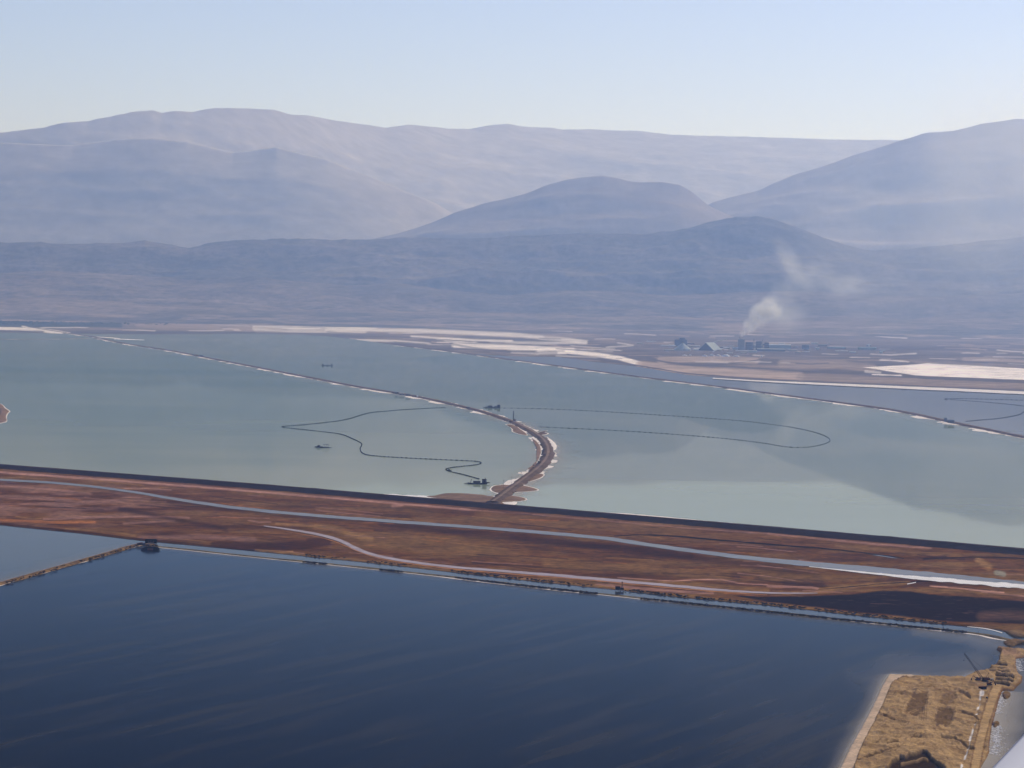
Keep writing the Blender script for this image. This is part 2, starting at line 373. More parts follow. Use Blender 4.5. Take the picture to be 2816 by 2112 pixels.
# left part: pink salt streaks
lw = np.clip((620-PX)/450, 0, 1)
band = np.clip(1-np.abs(PY-1385)/75, 0, 1)*lw
col = mixc(col, band*np.clip((W1-.36)*3.4, 0, 1)*.85, pink*.95)
col = mixc(col, band*np.clip((.45-W3)*4, 0, 1)*.55, (.15, .05, .035))
for pts, w_, s_, c_, k_ in [
    ([(-500,1262),(0,1299),(350,1324),(704,1352),(1038,1380),(1290,1402)], 1.6, 2.5, pink*1.25, .9),
    ([(1290,1402),(1500,1418),(1900,1453),(2112,1468)], .8, 2, pink*1.0, .6),
    ([(2112,1468),(2420,1498),(2560,1508)], 1.2, 2.5, pink*1.1, .7),
    ([(2530,1500),(2620,1504)], 1.0, 2, pink*1.2, .8),
    ([(0,1337),(130,1345),(250,1358)], 1.5, 3, pink, .7),
    ([(0,1430),(150,1437),(260,1436)], 1.6, 4, ora*1.25, .8),
    ([(120,1428),(280,1422),(400,1420),(520,1424)], 1.2, 3, pink*1.1, .7),
    ([(340,1440),(480,1432)], 1, 3, pink*1.1, .6),
    ([(385,1480),(550,1476),(700,1484)], 3, 6, pink*.8, .6),
    ([(180,1455),(330,1465),(372,1474)], 1, 3, tan*1.2, .7),
    ([(330,1400),(480,1428),(620,1455)], 2, 8, dark, .7),
    ([(420,1378),(640,1400),(850,1422),(1050,1436)], 3, 7, dark, .55),
    ([(1050,1440),(1300,1468),(1520,1490),(1700,1508)], 5, 9, dark, .75),
    ([(1408,1477),(1640,1502),(1900,1530)], 4, 8, dark, .6),
    ([(1720,1510),(1900,1535),(2112,1560),(2250,1586)], 4, 10, dark, .65),
    ([(2160,1600),(2260,1610),(2160,1612)], 4, 12, dark, .7),
    ([(700,1372),(1000,1392),(1300,1412)], 2, 6, dark*1.5, .35),
    ([(870,1450),(930,1455),(975,1472),(1020,1482)], 3.5, 7, tan*1.35, .8),
    ([(760,1440),(900,1452)], 1, 4, tan*1.2, .7),
    ([(1080,1392),(1105,1388)], 2, 5, pink*1.3, .7),
    ([(590,1500),(705,1505),(830,1500),(900,1490),(850,1492)], 7, 8, dark*1.2, .8),
    ([(790,1518),(806,1517)], 1.2, 1.5, tan*1.9, .9),
    ([(1300,1548),(1480,1560),(1620,1568),(1740,1572)], 1, 2.5, dark, .7),
    ([(1500,1550),(1800,1570),(2000,1590)], 4, 12, tan, .5),
    ([(1730,1600),(1900,1606),(2112,1625)], 3, 5, tan*1.2, .6),
    ([(2112,1612),(2230,1616),(2250,1620)], 1.5, 3, pink*1.2, .8),
    ([(1700,1589),(1850,1598),(1925,1594),(1985,1594),(2030,1604),(2112,1609)], .8, 1.5, pink*1.3, .8),
    ([(1640,1608),(1750,1618),(1880,1628),(1960,1632)], 2, 3, pink*1.1, .7),
    ([(2255,1622),(2330,1614),(2420,1607),(2500,1603)], 1.5, 5, tan*1.5, .8),
    ([(2560,1612),(2640,1618),(2700,1625),(2760,1630)], 1.2, 2, pink*1.6, .8),
    ([(2700,1628),(2816,1640)], 1, 3, pink*1.3, .6),
    ([(2690,1540),(2720,1560)], 4, 8, tan*1.4, .8),
    ([(2740,1575),(2760,1580)], 4, 5, (.30,.27,.19), .9),
    ([(2540,1537),(2600,1530)], 2, 4, dark, .8),
    ([(2100,1585),(2250,1590),(2400,1590)], 5, 10, tan, .5),
    ([(2300,1500),(2480,1518),(2640,1528)], 1.5, 5, tan*1.1, .5),
  ]:
    col = stroke(col, PX, PY, np.array(pts, float), w_, s_, c_, k_, wobs*.6)
for k in range(150):
    x0 = random.uniform(-100, 2850); tt = random.random(); y0 = yi(DAM_B, x0)*(1-tt)+yi(MUD_B, x0)*tt; ln = random.uniform(30, 190); sl = .085+random.uniform(-.06, .05)
    P_ = [(x0, y0), (x0+ln*.5, y0+ln*.5*sl+random.uniform(-2, 2)), (x0+ln, y0+ln*sl)]
    col = stroke(col, PX, PY, np.array(P_), random.uniform(.2, .8), random.uniform(.8, 2.2), random.choice((dark, dark, tan*1.3, pink*1.1, ora)), random.uniform(.3, .75), wobs*.4)
DARKP = [(2005,1636),(2112,1641),(2230,1639),(2335,1636),(2430,1624),(2500,1626),(2558,1634),(2640,1640),(2816,1653),(3400,1700),(3400,1775),(2816,1716),(2700,1712),(2589,1708),(2480,1694),(2367,1684),(2230,1668),(2112,1656)]
col = fill(col, PX, PY, DARKP, 4, (.012, .004, .003), 1.0, wobs)
inD = inside(PX, PY, DARKP)
col = mixc(col, inD*np.clip((W3-.62)*5, 0, 1)*.55*np.clip((W1-.4)*3, 0, 1), (.13, .065, .045))
col = stroke(col, PX, PY, np.array([(2700,1695),(2780,1690),(2900,1700)]), 6, 14, (.12, .06, .035), .7, wob)
col = stroke(col, PX, PY, np.array([(-500,1408),(0,1440),(223,1463),(382,1482),(704,1513)]), .8, 3, dark*1.2, .8, wobs*.4)
col = stroke(col, PX, PY, np.array([(704,1513),(1022,1545),(1408,1589),(1694,1619),(1885,1641),(2112,1661),(2367,1690),(2589,1713)]), 2.4, 1.5, tan*1.15, .8, wobs*.8)
zz = 1.0+.5*W1
zz = np.where(Vv > .995, -1, zz)
P = G(PX, PY, 1.0); P[..., 2] = zz
me = mesh_np('mud_flat', P.reshape(-1, 3), grid_faces(nu, nv)[:, ::-1], [M_mud], col.reshape(-1, 3), smooth=False)
structure('mud_flat', me)

def px_strip(name, pts, wpx, z, mat, seed=0, jit=.12, thickness=None):
    """strip on the ground; pts = (x, y), wpx its apparent height in the photo, per point or one number"""
    P = smooth_path(np.c_[np.asarray(pts, float), (np.full(len(pts), wpx) if np.isscalar(wpx) else np.asarray(wpx, float))], 2)
    x = np.arange(P[0, 0], P[-1, 0]+.1, 6.0)
    y = np.interp(x, P[:, 0], P[:, 1]); wd = np.interp(x, P[:, 0], P[:, 2])*(.82 if name == 'canal' else 1.0)
    j1 = 1+jit*4*(fbm(x/30, x*0+seed, 4)-.5); j2 = 1+jit*4*(fbm(x/30, x*0+seed+9, 4)-.5)
    V = np.concatenate([G(x, y-wd*.5*j1, z), G(x, y+wd*.5*j2, z)])
    return structure(name, mesh_np(name, V, grid_faces(len(x), 2)[:, ::-1], [mat], smooth=False))

px_strip('canal', [(-500,1285),(0,1320),(160,1327),(350,1349),(500,1376),(704,1404),(1000,1428),(1408,1457),(1650,1478),(1700,1485),(1850,1508),(2112,1541),(2400,1566),(2816,1608),(3300,1655)],
         [7,7,7,8,9,10,10,10,11,13,12,14,20,22,24], 1.75, W_canal, 1, .10)
px_strip('salt_bank', [(2225,1558),(2430,1580),(2526,1589),(2660,1600),(2816,1613),(3300,1662)], [1,5,9,11,13,14], 1.9, M_salt2, 2, .22)
px_strip('canal', [(725,1446),(815,1458),(895,1473),(946,1490),(974,1507),(1022,1525),(1086,1539),(1181,1552),(1277,1562),(1408,1572),(1567,1585),(1726,1599),(1885,1614),(2013,1625),(2112,1631),(2250,1631)],
         [3,6,8,11,12,10,8,8,7,8,9,9,9,7,6,2], 1.75, W_pink, 3, .14)
M_rust = ground_mat('rust_mud', False, (.42, .18, .06), (.05, .01), (.3, .3))
px_strip('mud_bank', [(790,1463),(895,1479),(950,1501),(1022,1531),(1100,1547),(1277,1568),(1408,1579),(1567,1590),(1726,1605),(1885,1620),(2013,1630),(2112,1636)], [1,2,2.5,2.5,3,2.5,3,2.5,3,4,3,2], 1.65, M_rust, 4, .3)
M_black = ground_mat('wet_black_mud', False, (.016, .006, .005), (.05, .01), (.3, .3))
px_strip('creek', [(1688,1474),(1726,1471),(1822,1471),(1949,1482),(2112,1497),(2303,1511),(2430,1527),(2490,1536)], [1.2,2.5,3.2,3.5,3.5,3,3,1.5], 1.8, M_black, 5, .35)
px_strip('creek', [(2400,1526),(2430,1529),(2470,1536)], [1,2.4,1], 1.95, W_canal, 6, .2)
px_strip('creek', [(2540,1538),(2600,1534),(2717,1530),(2900,1540)], [1.5,2.2,2,3], 1.8, M_black, 7, .3)
px_strip('creek', [(2250,1621),(2340,1613),(2420,1605),(2500,1601),(2560,1597)], [.8,1.6,1.6,1.8,1], 1.8, M_black, 8, .3)
px_strip('puddle', [(2495,1606),(2520,1601)], [2,3], 1.9, M_salt2, 9, .3)

# ------------------------------------------------------------ far shore plain
nu, nv = 900, 190
U, Vv = np.meshgrid(np.linspace(0, 1, nu), np.linspace(0, 1, nv))
PX = -900+U*4600
tY = np.interp(PX, [-900, 0, 1408, 2816, 3700], [845, 858, 875, 895, 905]); bY = yi(SHORE, PX)
PY = tY+(bY-tY)*Vv
W1 = fbm(PX/110, PY/3.5, 4, 41); W2 = fbm(PX/300, PY/8, 4, 51); W3 = fbm(PX/35, PY/1.8, 3, 61)
wob = (W3-.5)*2.4
base = np.array([.135, .105, .085]); saltc = np.array([.98, .86, .77]); sand = np.array([.45, .33, .25]); dk = np.array([.10, .08, .075])
col = np.zeros(PX.shape+(3,))+base
col = mixc(col, np.clip((W2-.45)*3, 0, 1)*.6, sand*.8); col = mixc(col, np.clip((.45-W1)*3, 0, 1)*.6, dk*1.3)
for pts, w_, s_, c_, k_ in [
    ([(-900,882),(0,884),(150,890),(330,893)], 6, 4, (.05,.06,.045), .9),
    ([(-900,893),(0,893),(200,897)], 4, 3, (.06,.065,.05), .9),
    ([(-900,905),(0,903),(60,905),(130,911),(170,915)], 3.4, 2, saltc*.95, .95),
    ([(60,898),(100,903),(150,910),(190,916)], 1.2, 1.2, saltc*.85, .9),
    ([(110,901),(170,901),(240,901)], 1, 1, saltc*.75, .8),
    ([(345,883),(500,884),(704,890),(900,896)], 1.2, 2, saltc*.75, .8),
    ([(380,890),(600,898),(704,903)], 6, 6, sand*.85, .7),
    ([(704,900),(850,906),(1000,906)], 8, 5, saltc*.75, .75),
    ([(900,907),(1000,905),(1100,908),(1250,914),(1408,921),(1560,934),(1610,942)], 4, 4, saltc*.85, .85),
    ([(1130,925),(1300,935),(1408,938)], 1.5, 2.5, saltc*1.05, .8),
    ([(1250,950),(1408,955),(1500,960),(1575,963)], 4, 5, saltc*1.05, .9),
    ([(960,935),(1090,938),(1180,945)], 1.5, 3, saltc*.9, .7),
    ([(1350,940),(1500,944),(1600,943)], 2, 3, saltc*.8, .7),
    ([(1480,968),(1560,968),(1640,976),(1700,984),(1760,1000)], 4.5, 3, saltc*1.1, .95),
    ([(1408,968),(1480,972)], 2.5, 3, saltc*.8, .7),
    ([(900,913),(1150,930),(1350,965),(1530,972)], 1.2, 2.5, dk*1.5, .6),
    ([(720,917),(900,918),(1000,928)], 1.2, 2, dk*1.2, .7),
    ([(1230,957),(1400,966),(1550,965)], .8, 1.5, dk, .6),
    ([(1760,1004),(1885,1018),(2050,1028),(2200,1035)], 8, 6, sand*1.15, .9),
    ([(2200,1037),(2450,1047),(2816,1062)], 7, 6, sand*.75, .8),
    ([(1815,990),(1900,988),(2000,989),(2080,993)], 6, 5, sand*1.05, .85),
    ([(2150,1000),(2300,1003),(2400,1012)], 8, 6, sand*.75, .8),
    ([(1780,985),(1830,996),(1900,1004),(2000,1008),(2112,1015),(2430,1033),(2600,1043),(2816,1052),(3300,1075)], 1.6, 1.2, dk*1.2, .95),
    ([(1930,1006),(1990,1003),(2060,994),(2112,985)], .8, 1.2, dk*1.1, .9),
    ([(1560,975),(1760,1006),(1885,1027),(2013,1037),(2112,1044),(2430,1058),(2816,1076),(3300,1099)], 1.2, 1, dk*1.1, .95),
    ([(2400,1030),(2480,1033)], 1, 1.2, saltc, .9),
    ([(2380,1022),(2420,1025)], 2, 2, saltc*.8, .7),
    ([(2420,990),(2500,995)], .8, 1.2, saltc*.9, .8),
    ([(2395,974),(2450,976),(2520,972)], .9, 1.6, saltc*.65, .8),
    ([(2340,983),(2390,984)], .8, 1.2, saltc*.65, .8),
    ([(2650,988),(2740,990),(2816,994)], 2.5, 4, sand, .7),
    ([(2650,950),(2816,962)], 1, 2, sand, .5),
    ([(2190,1000),(2230,1002),(2280,999)], 1, 1.2, dk*1.3, .9),
    ([(1640,915),(1800,925),(2200,930),(2816,960)], 10, 18, dk*1.6, .5),
    ([(1500,925),(1600,925),(1760,948)], 3, 6, sand*.7, .6),
    ([(1700,950),(1900,965),(2200,970)], 6, 14, dk*1.5, .55),
    ([(1670,955),(1740,950),(1700,943)], 1, 2, saltc*.7, .7),
    ([(200,914),(420,916),(700,915)], 1.4, 1.5, dk, .8),
    ([(-900,911),(0,911),(120,913)], 2, 2, dk*1.2, .8),
  ]:
    col = stroke(col, PX, PY, np.array(pts, float), w_, s_, c_, k_, wob)
for k in range(190):
    x0 = random.uniform(1480, 2850) if k < 130 else random.uniform(300, 1700); y0 = random.uniform(905, 1000) if k < 130 else yi(SHORE, x0)-random.uniform(4, 40)
    ln = random.uniform(15, 120); sl = .03+random.uniform(-.04, .05)
    col = stroke(col, PX, PY, np.array([(x0, y0), (x0+ln*.5, y0+ln*.5*sl+random.uniform(-1, 1)), (x0+ln, y0+ln*sl)]), random.uniform(.2, 1.0), random.uniform(.8, 2.0), random.choice((dk, dk*1.4, sand, sand*.8, saltc*.7, saltc)), random.uniform(.3, .75), wob*.5)
PAN = [(2374,1010),(2440,1007),(2494,1004),(2551,999),(2700,1006),(2816,1014),(3500,1045),(3500,1078),(2816,1045),(2650,1038),(2520,1033),(2450,1022)]
col = fill(col, PX, PY, PAN, 1.6, saltc*1.12, 1, wob*.3)
col = stroke(col, PX, PY, np.array([(2560,1000),(2816,1012),(3300,1036)]), .3, 1.2, dk*1.2, .5)
col = mixc(col, inside(PX, PY, PAN)*np.clip((W3-.58)*4, 0, 1)*.35, sand*1.2)
P = G(PX, PY, 1.5); P[..., 2] = 1.5+1.0*W1
P[-1, :, 2] = -1
me = mesh_np('shore_plain', P.reshape(-1, 3), grid_faces(nu, nv)[:, ::-1], [M_plain], col.reshape(-1, 3), smooth=False)
structure('shore_plain', me)
px_strip('salt_bank', [(1960,1040),(2112,1049),(2430,1063),(2816,1080),(3400,1107)], [2,4,6.5,8,9], 2.8, M_salt, 12, .07)

# ------------------------------------------------------------ dikes and salt fringes
def embankment(name, label, path, wid, hgt, mat, salt=None, track=True, seed=0, cat='dike', rubble=None, step=15, smooth=2):
    t = thing(name, label, cat, (0, 0, 0))
    hw = wid/2
    prof = [(-hw-3, -1.5), (-hw, .3), (-hw*.62, hgt*.8), (-hw*.42, hgt), (hw*.42, hgt), (hw*.62, hgt*.8), (hw, .3), (hw+3, -1.5)]
    V, Fc, n_, _ = ribbon(path, prof, step, jit=wid*.15, seed=seed, jz=.5, smooth=smooth)
    link('bank', mesh_np('bank', V, Fc, [mat]), t)
    if track:
        V, Fc, n_, _ = ribbon(path, [(-hw*.22, hgt+.35), (hw*.22, hgt+.35)], step, jit=wid*.02, seed=seed+3, smooth=smooth)
        V[:, 2] += .3
        link('track', mesh_np('track', V, Fc, [M_track], smooth=False), t)
    if salt:
        lo, hi, sc = salt[:3]
        def edge(sgn, base, amp, sd):
            def f(tt):
                n_ = fbm(tt/sc, tt*0+sd, 3); n2 = np.clip((n_-.36)*2.6, 0, 1)**1.5+.25*(fbm(tt/(sc*.16), tt*0+sd+5, 2)-.4)
                return sgn*(base+amp*n2)
            return f
        V, Fc, n_, _ = ribbon(path, [(edge(-1, hw*.9, hi, seed+20), .12), (0, .4), (edge(1, hw*.9, lo, seed+30), .12)], step, seed=seed, smooth=smooth)
        link('salt_fringe', mesh_np('salt_fringe', V, Fc, [M_salt], smooth=False), t)
    return t
dike_parts = DIKE1
# left of travel (towards the horizon-right side) is +; travel runs from the far shore to the near one
embankment('dike', 'long curved rubble dike with salt-white edges running from far shore to the crane', DIKE1[:19], 32, 4, M_dike, (16, 34, 150.), seed=1)
embankment('causeway', 'hook-shaped brown causeway bending down to the dark dam', DIKE1[18:], 30, 4, M_dike, (15, 20, 130.), seed=2, cat='causeway', step=6)
embankment('dike', 'straight far dike with white salt on its near side, right of the curved one', DIKE2, 33, 4, M_dike, (6, 42, 220.), seed=4)
embankment('dike', 'thin pale dike along the top of the left green pond', [(-900,936),(-300,935),(0,933),(150,933),(250,931),(290,935),(318,941)], 18, 1.6, M_spit, (8, 14, 90.), track=False, seed=6)
px_strip('salt_bank', [(313,932),(345,933),(398,935)], [1.4,2,.8], .5, M_salt2, 13, .1)
px_strip('salt_bank', [(258,926),(310,929),(330,931)], [1,2,1], .5, M_salt, 14, .1)

# near dam
t = thing('dam', 'dark brown earth dam crossing the whole view between green pond and mud flat', 'dam', (0, 0, 0))
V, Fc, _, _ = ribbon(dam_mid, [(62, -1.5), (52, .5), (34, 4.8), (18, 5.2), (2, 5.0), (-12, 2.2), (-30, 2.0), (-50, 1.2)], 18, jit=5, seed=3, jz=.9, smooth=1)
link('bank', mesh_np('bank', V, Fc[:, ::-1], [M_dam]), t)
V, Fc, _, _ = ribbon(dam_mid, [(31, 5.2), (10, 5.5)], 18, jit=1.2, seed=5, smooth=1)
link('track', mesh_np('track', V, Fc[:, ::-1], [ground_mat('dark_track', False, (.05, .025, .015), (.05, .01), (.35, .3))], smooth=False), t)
px_strip('salt_bank', [(1040,1360),(1100,1363),(1170,1366),(1230,1369)], [3,8,6,2], .6, M_salt2, 15, .3)
px_strip('salt_bank', [(1640,1408),(1750,1415),(1950,1434),(2060,1443)], [1.5,2.5,2.5,1.5], .6, M_salt, 16, .4)

def land_poly(name, pts, z, mat, h=1.0, smooth=2, jit=.8, salt=0.0):
    """low land with sloping rim; pts closed outline in photo pixels"""
    P = np.asarray(pts, float); P = np.vstack([P, P[:1]]); P = smooth_path(P, smooth)[:-1]
    P = P + (RNG.random(P.shape)-.5)*jit
    c = P.mean(0); rings = []
    for k, zz in ((1.0, -.8), (.97, z*.5), (.86, z), (.5, z+h), (.05, z+h*.8)):
        Q = c+(P-c)*k; rings.append(G(Q[:, 0], Q[:, 1], 0)+np.array([0, 0, zz]))
    V = np.concatenate(rings); n_ = len(P); Fs = []
    for r in range(4):
        for i in range(n_):
            j = (i+1) % n_; Fs.append((r*n_+i, r*n_+j, (r+1)*n_+j, (r+1)*n_+i))
    Fs.append(tuple(range(4*n_, 5*n_)))
    me = mesh_np(name, V, Fs, [mat])
    bm = bmesh.new(); bm.from_mesh(me); bmesh.ops.recalc_face_normals(bm, faces=bm.faces)
    bm.to_mesh(me); bm.free()
    o = structure(name, me)
    if salt:
        S = np.concatenate([G(*(c+(P-c)*(1+0)).T, .1), G(*((c+(P-c)*1.0)+(P-c)/np.linalg.norm((P-c)*[1, 3], axis=1)[:, None]*[salt, salt*.8]*(.3+1.2*fbm(np.arange(n_)/3., np.arange(n_)*0, 3))[:, None]).T, .1)])
        Fs = [(i, (i+1) % n_, n_+(i+1) % n_, n_+i) for i in range(n_)]
        structure('salt_bank', mesh_np('salt_bank', S, Fs, [M_salt], smooth=False))
    return o
# spits around the causeway
land_poly('spit', [(1350,1345),(1355,1337),(1375,1333),(1405,1334),(1425,1330),(1440,1335),(1455,1338),(1485,1348),(1455,1352),(1410,1353),(1385,1357),(1370,1356),(1355,1352)], .8, M_spit, salt=5)
land_poly('spit', [(1372,1368),(1400,1362),(1430,1366),(1449,1372),(1440,1377),(1410,1379),(1375,1382)], .8, M_spit, salt=4)
land_poly('spit', [(1195,1363),(1215,1357),(1260,1356),(1300,1358),(1350,1364),(1390,1376),(1400,1384),(1370,1392),(1250,1376),(1150,1366)], .9, M_spit)
land_poly('spit', [(1375,1382),(1400,1380),(1425,1380),(1420,1388),(1395,1391)], .6, M_salt)
land_poly('spit', [(1455,1310),(1475,1302),(1498,1304),(1490,1312),(1472,1320),(1450,1325)], .8, M_spit, salt=4)
land_poly('spit', [(1508,1236),(1522,1242),(1529,1246),(1526,1252),(1512,1256),(1503,1252)], .9, M_dike, salt=4)
land_poly('spit', [(1478,1190),(1500,1184),(1506,1185),(1495,1189),(1508,1191),(1500,1195),(1480,1197)], .8, M_dike, salt=4)
land_poly('spit', [(1391,1168),(1405,1166),(1420,1172),(1432,1182),(1445,1190),(1452,1198),(1430,1194),(1408,1187),(1412,1180)], .8, M_spit, salt=4)
land_poly('spit', [(1462,1204),(1478,1215),(1486,1228),(1488,1245),(1482,1262),(1474,1275),(1480,1250),(1476,1228),(1466,1214)], .7, M_spit, salt=4)
land_poly('spit', [(1451,1290),(1466,1278),(1474,1268),(1478,1276),(1462,1295)], .7, M_spit, salt=3)
land_poly('salt_spit', [(1504,1200),(1520,1212),(1532,1224),(1530,1236),(1522,1240),(1510,1222)], .5, M_salt)
land_poly('islet', [(-60,1110),(-20,1106),(0,1110),(10,1116),(14,1124),(28,1131),(20,1136),(16,1144),(18,1152),(19,1158),(8,1162),(-30,1170),(-70,1150)], 2.5, M_spit, salt=4, h=2)
land_poly('islet_crest', [(-50,1116),(-10,1116),(4,1124),(10,1132),(6,1145),(-4,1156),(-40,1160)], 4.2, M_dike, h=2)

M_sh = bpy.data.materials.new('milky_shallows'); M_sh.use_nodes = True
n_, l_ = M_sh.node_tree.nodes, M_sh.node_tree.links
at = n_.new('ShaderNodeAttribute'); at.attribute_name = 'tone'; sp = n_.new('ShaderNodeSeparateColor'); l_.new(at.outputs['Color'], sp.inputs[0])
n_['Principled BSDF'].inputs['Base Color'].default_value = (.50, .41, .29, 1); n_['Principled BSDF'].inputs['Roughness'].default_value = .5
l_.new(sp.outputs[0], n_['Principled BSDF'].inputs['Alpha'])
def shallows(path, offs, step=8, seed=0, mat=None):
    """milky brine over salt: fades out away from the bank; offs = (metres, strength)"""
    V, Fc, n0, t_ = ribbon(path, [((lambda s_, o=o: o*(.6+.8*fbm(s_/90, s_*0+seed, 3))), .06) for o, k in offs], step, seed=seed)
    c = np.repeat([k for o, k in offs], n0)[:, None]*np.ones((1, 3))
    structure('shallows', mesh_np('shallows', V, Fc, [mat or M_sh], c, smooth=False))
shallows(DIKE1[18:], [(14, .55), (26, .42), (40, .16), (75, 0)], seed=1)
shallows(DIKE1[18:], [(-14, .5), (-24, .35), (-36, .12), (-60, 0)], seed=2)
shallows(DIKE1[:19], [(-14, .5), (-28, .3), (-60, .1), (-120, 0)], 15, seed=3)
shallows(DIKE2, [(-14, .5), (-30, .25), (-60, .08), (-120, 0)], 15, seed=4)
shallows(LEVEE, [(5, .5), (11, .25), (26, .06), (50, 0)], seed=5)
shallows(THIN, [(-6, .45), (-13, .2), (-30, .05), (-55, 0)], seed=6)
shallows([(2300,2135),(2337,2058),(2373,1994),(2401,1942),(2424,1891),(2446,1854)], [(-4, .6), (2, .4), (6, .16), (15, 0)], 5, seed=7)
shallows([(2446,1854),(2506,1855),(2548,1860),(2653,1864),(2692,1845)], [(-2, .5), (5, .25), (14, .1), (40, 0)], 5, seed=8)
shallows([(2757,1901),(2748,1923),(2738,1961),(2728,1998),(2722,2035),(2720,2072),(2697,2112)], [(0, .6), (6, .5), (14, .35), (40, 0)], 5, seed=9)

# levee and thin bank of the dark pond
embankment('levee', 'straight brown levee running to the lower left edge between two dark ponds', LEVEE, 13, 2.4, M_levee, (4, 3, 60.), seed=9, step=6, cat='levee')
t = thing('levee', 'hairline dry-grass levee beside the mud flat along the dark blue pond', 'levee', (0, 0, 0))
V, Fc, _, _ = ribbon(THIN, [(9, -1), (6, .8), (2, 1.3), (-4, 1.0), (-8, -1)], 8, jit=2.5, seed=10, jz=.6, smooth=1)
link('bank', mesh_np('bank', V, Fc[:, ::-1], [M_reed]), t)
V, Fc, _, _ = ribbon(THIN[:], [(-6, .10), (lambda s: -10-6*np.clip((fbm(s/150, s*0, 4)-.45)*5, 0, 1), .10)], 8, seed=11, smooth=1)
link('salt_fringe', mesh_np('salt_fringe', V, Fc[:, ::-1], [M_salt], smooth=False), t)
px_strip('salt_bank', [(2660,1723),(2720,1729),(2760,1741)], [.8,2,2], .3, M_salt2, 19, .3)

# ------------------------------------------------------------ peninsula lower right
nu, nv = 420, 420
U, Vv = np.meshgrid(np.linspace(0, 1, nu), np.linspace(0, 1, nv))
PX = 2250+U*700; PY = 1760+Vv*470
OUT = [(2285,2240),(2312,2112),(2337,2058),(2373,1994),(2401,1942),(2424,1891),(2446,1854),(2506,1855),(2548,1861),(2653,1865),(2672,1856),(2692,1846),
       (2720,1839),(2732,1829),(2747,1822),(2747,1809),(2752,1794),(2739,1787),(2747,1781),(2772,1784),(2830,1787),(2900,1790),(2900,1806),(2816,1808),(2794,1812),
       (2794,1828),(2798,1849),(2812,1860),(2811,1874),(2787,1899),(2758,1900),(2748,1923),(2738,1961),(2728,1998),(2722,2035),(2720,2072),(2697,2112),(2660,2240)]
LAND = [(2340,2240),(2349,2112),(2365,2065),(2391,2011),(2416,1965),(2434,1924),(2452,1881),(2480,1864)] + OUT[8:]
ew = (fbm(PX/9, PY/5, 3, 71)-.5)*5
def sdist(poly):
    d = seg_dist(PX, PY, poly+[poly[0]]); return np.where(inside(PX, PY, poly), d, -d)+ew*.5
dO, dLd = sdist(OUT), sdist(LAND)
Pg = G(PX, PY); X, Y = Pg[..., 0], Pg[..., 1]
a = math.radians(35)
ru = fbm((X*math.cos(a)+Y*math.sin(a))/9, (-X*math.sin(a)+Y*math.cos(a))/70, 4, 81)
lump = fbm(X/14, Y/22, 5, 82, True); big = fbm(X/90, Y/120, 3, 83)
earth = np.array([.45, .285, .130]); earth2 = np.array([.20, .108, .042]); beach = np.array([.62, .45, .31])
col = np.zeros(PX.shape+(3,))+earth
col = mixc(col, np.clip((ru-.42)*3, 0, 1)*.6, earth2); col = mixc(col, np.clip((big-.55)*4, 0, 1)*.4, earth*1.25)
z = 2.4+5.0*np.clip(lump-.45, 0, 1)*2+2.4*(ru-.5)
def dabs(pts, w_, s_, dz=None, c_=None, k_=1.0):
    global z, col
    d = seg_dist(PX, PY, np.array(pts, float)); m_ = k_*np.clip(1-(d-w_)/s_, 0, 1)
    if dz is not None: z = z+dz*m_
    if c_ is not None: col = mixc(col, m_, c_)
def hollow(pts, s_, dz, c_, k_=.7):
    global z, col
    pts = list(pts); d = seg_dist(PX, PY, pts+[pts[0]]); d = np.where(inside(PX, PY, pts), d, -d)
    m_ = np.clip((d+ew*1.6)/(s_*1.8)+.5, 0, 1); m_ = m_*m_*(3-2*m_); z = z+dz*m_; col = mixc(col, m_*k_, c_)
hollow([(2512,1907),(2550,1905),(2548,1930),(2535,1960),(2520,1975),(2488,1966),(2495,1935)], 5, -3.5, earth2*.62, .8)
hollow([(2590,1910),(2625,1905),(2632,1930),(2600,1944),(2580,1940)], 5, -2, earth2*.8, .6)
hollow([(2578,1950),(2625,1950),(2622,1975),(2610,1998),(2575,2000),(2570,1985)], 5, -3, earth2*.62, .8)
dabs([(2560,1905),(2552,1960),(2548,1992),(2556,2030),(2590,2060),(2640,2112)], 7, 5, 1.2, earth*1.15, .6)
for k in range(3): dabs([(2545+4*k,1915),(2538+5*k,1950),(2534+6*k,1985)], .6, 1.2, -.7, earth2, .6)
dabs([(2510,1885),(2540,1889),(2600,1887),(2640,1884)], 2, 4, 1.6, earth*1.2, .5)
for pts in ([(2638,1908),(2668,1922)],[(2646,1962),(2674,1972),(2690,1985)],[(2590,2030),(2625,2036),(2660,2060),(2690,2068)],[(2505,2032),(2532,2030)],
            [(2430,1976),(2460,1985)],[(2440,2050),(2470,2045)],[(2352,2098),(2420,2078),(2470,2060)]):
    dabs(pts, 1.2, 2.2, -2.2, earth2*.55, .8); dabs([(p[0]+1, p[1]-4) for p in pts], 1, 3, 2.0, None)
for k in range(130):
    x0 = random.uniform(2410, 2690); y0 = random.uniform(1880, 2105); ln = random.uniform(10, 34)
    sg = 1 if x0 > 2530 or random.random() < .3 else -1
    dabs([(x0, y0), (x0+ln, y0+sg*ln*random.uniform(.35, .75))], .5, 1.6, random.choice((-1.1, 1.2)), earth2 if random.random() < .5 else earth*1.2, .4)
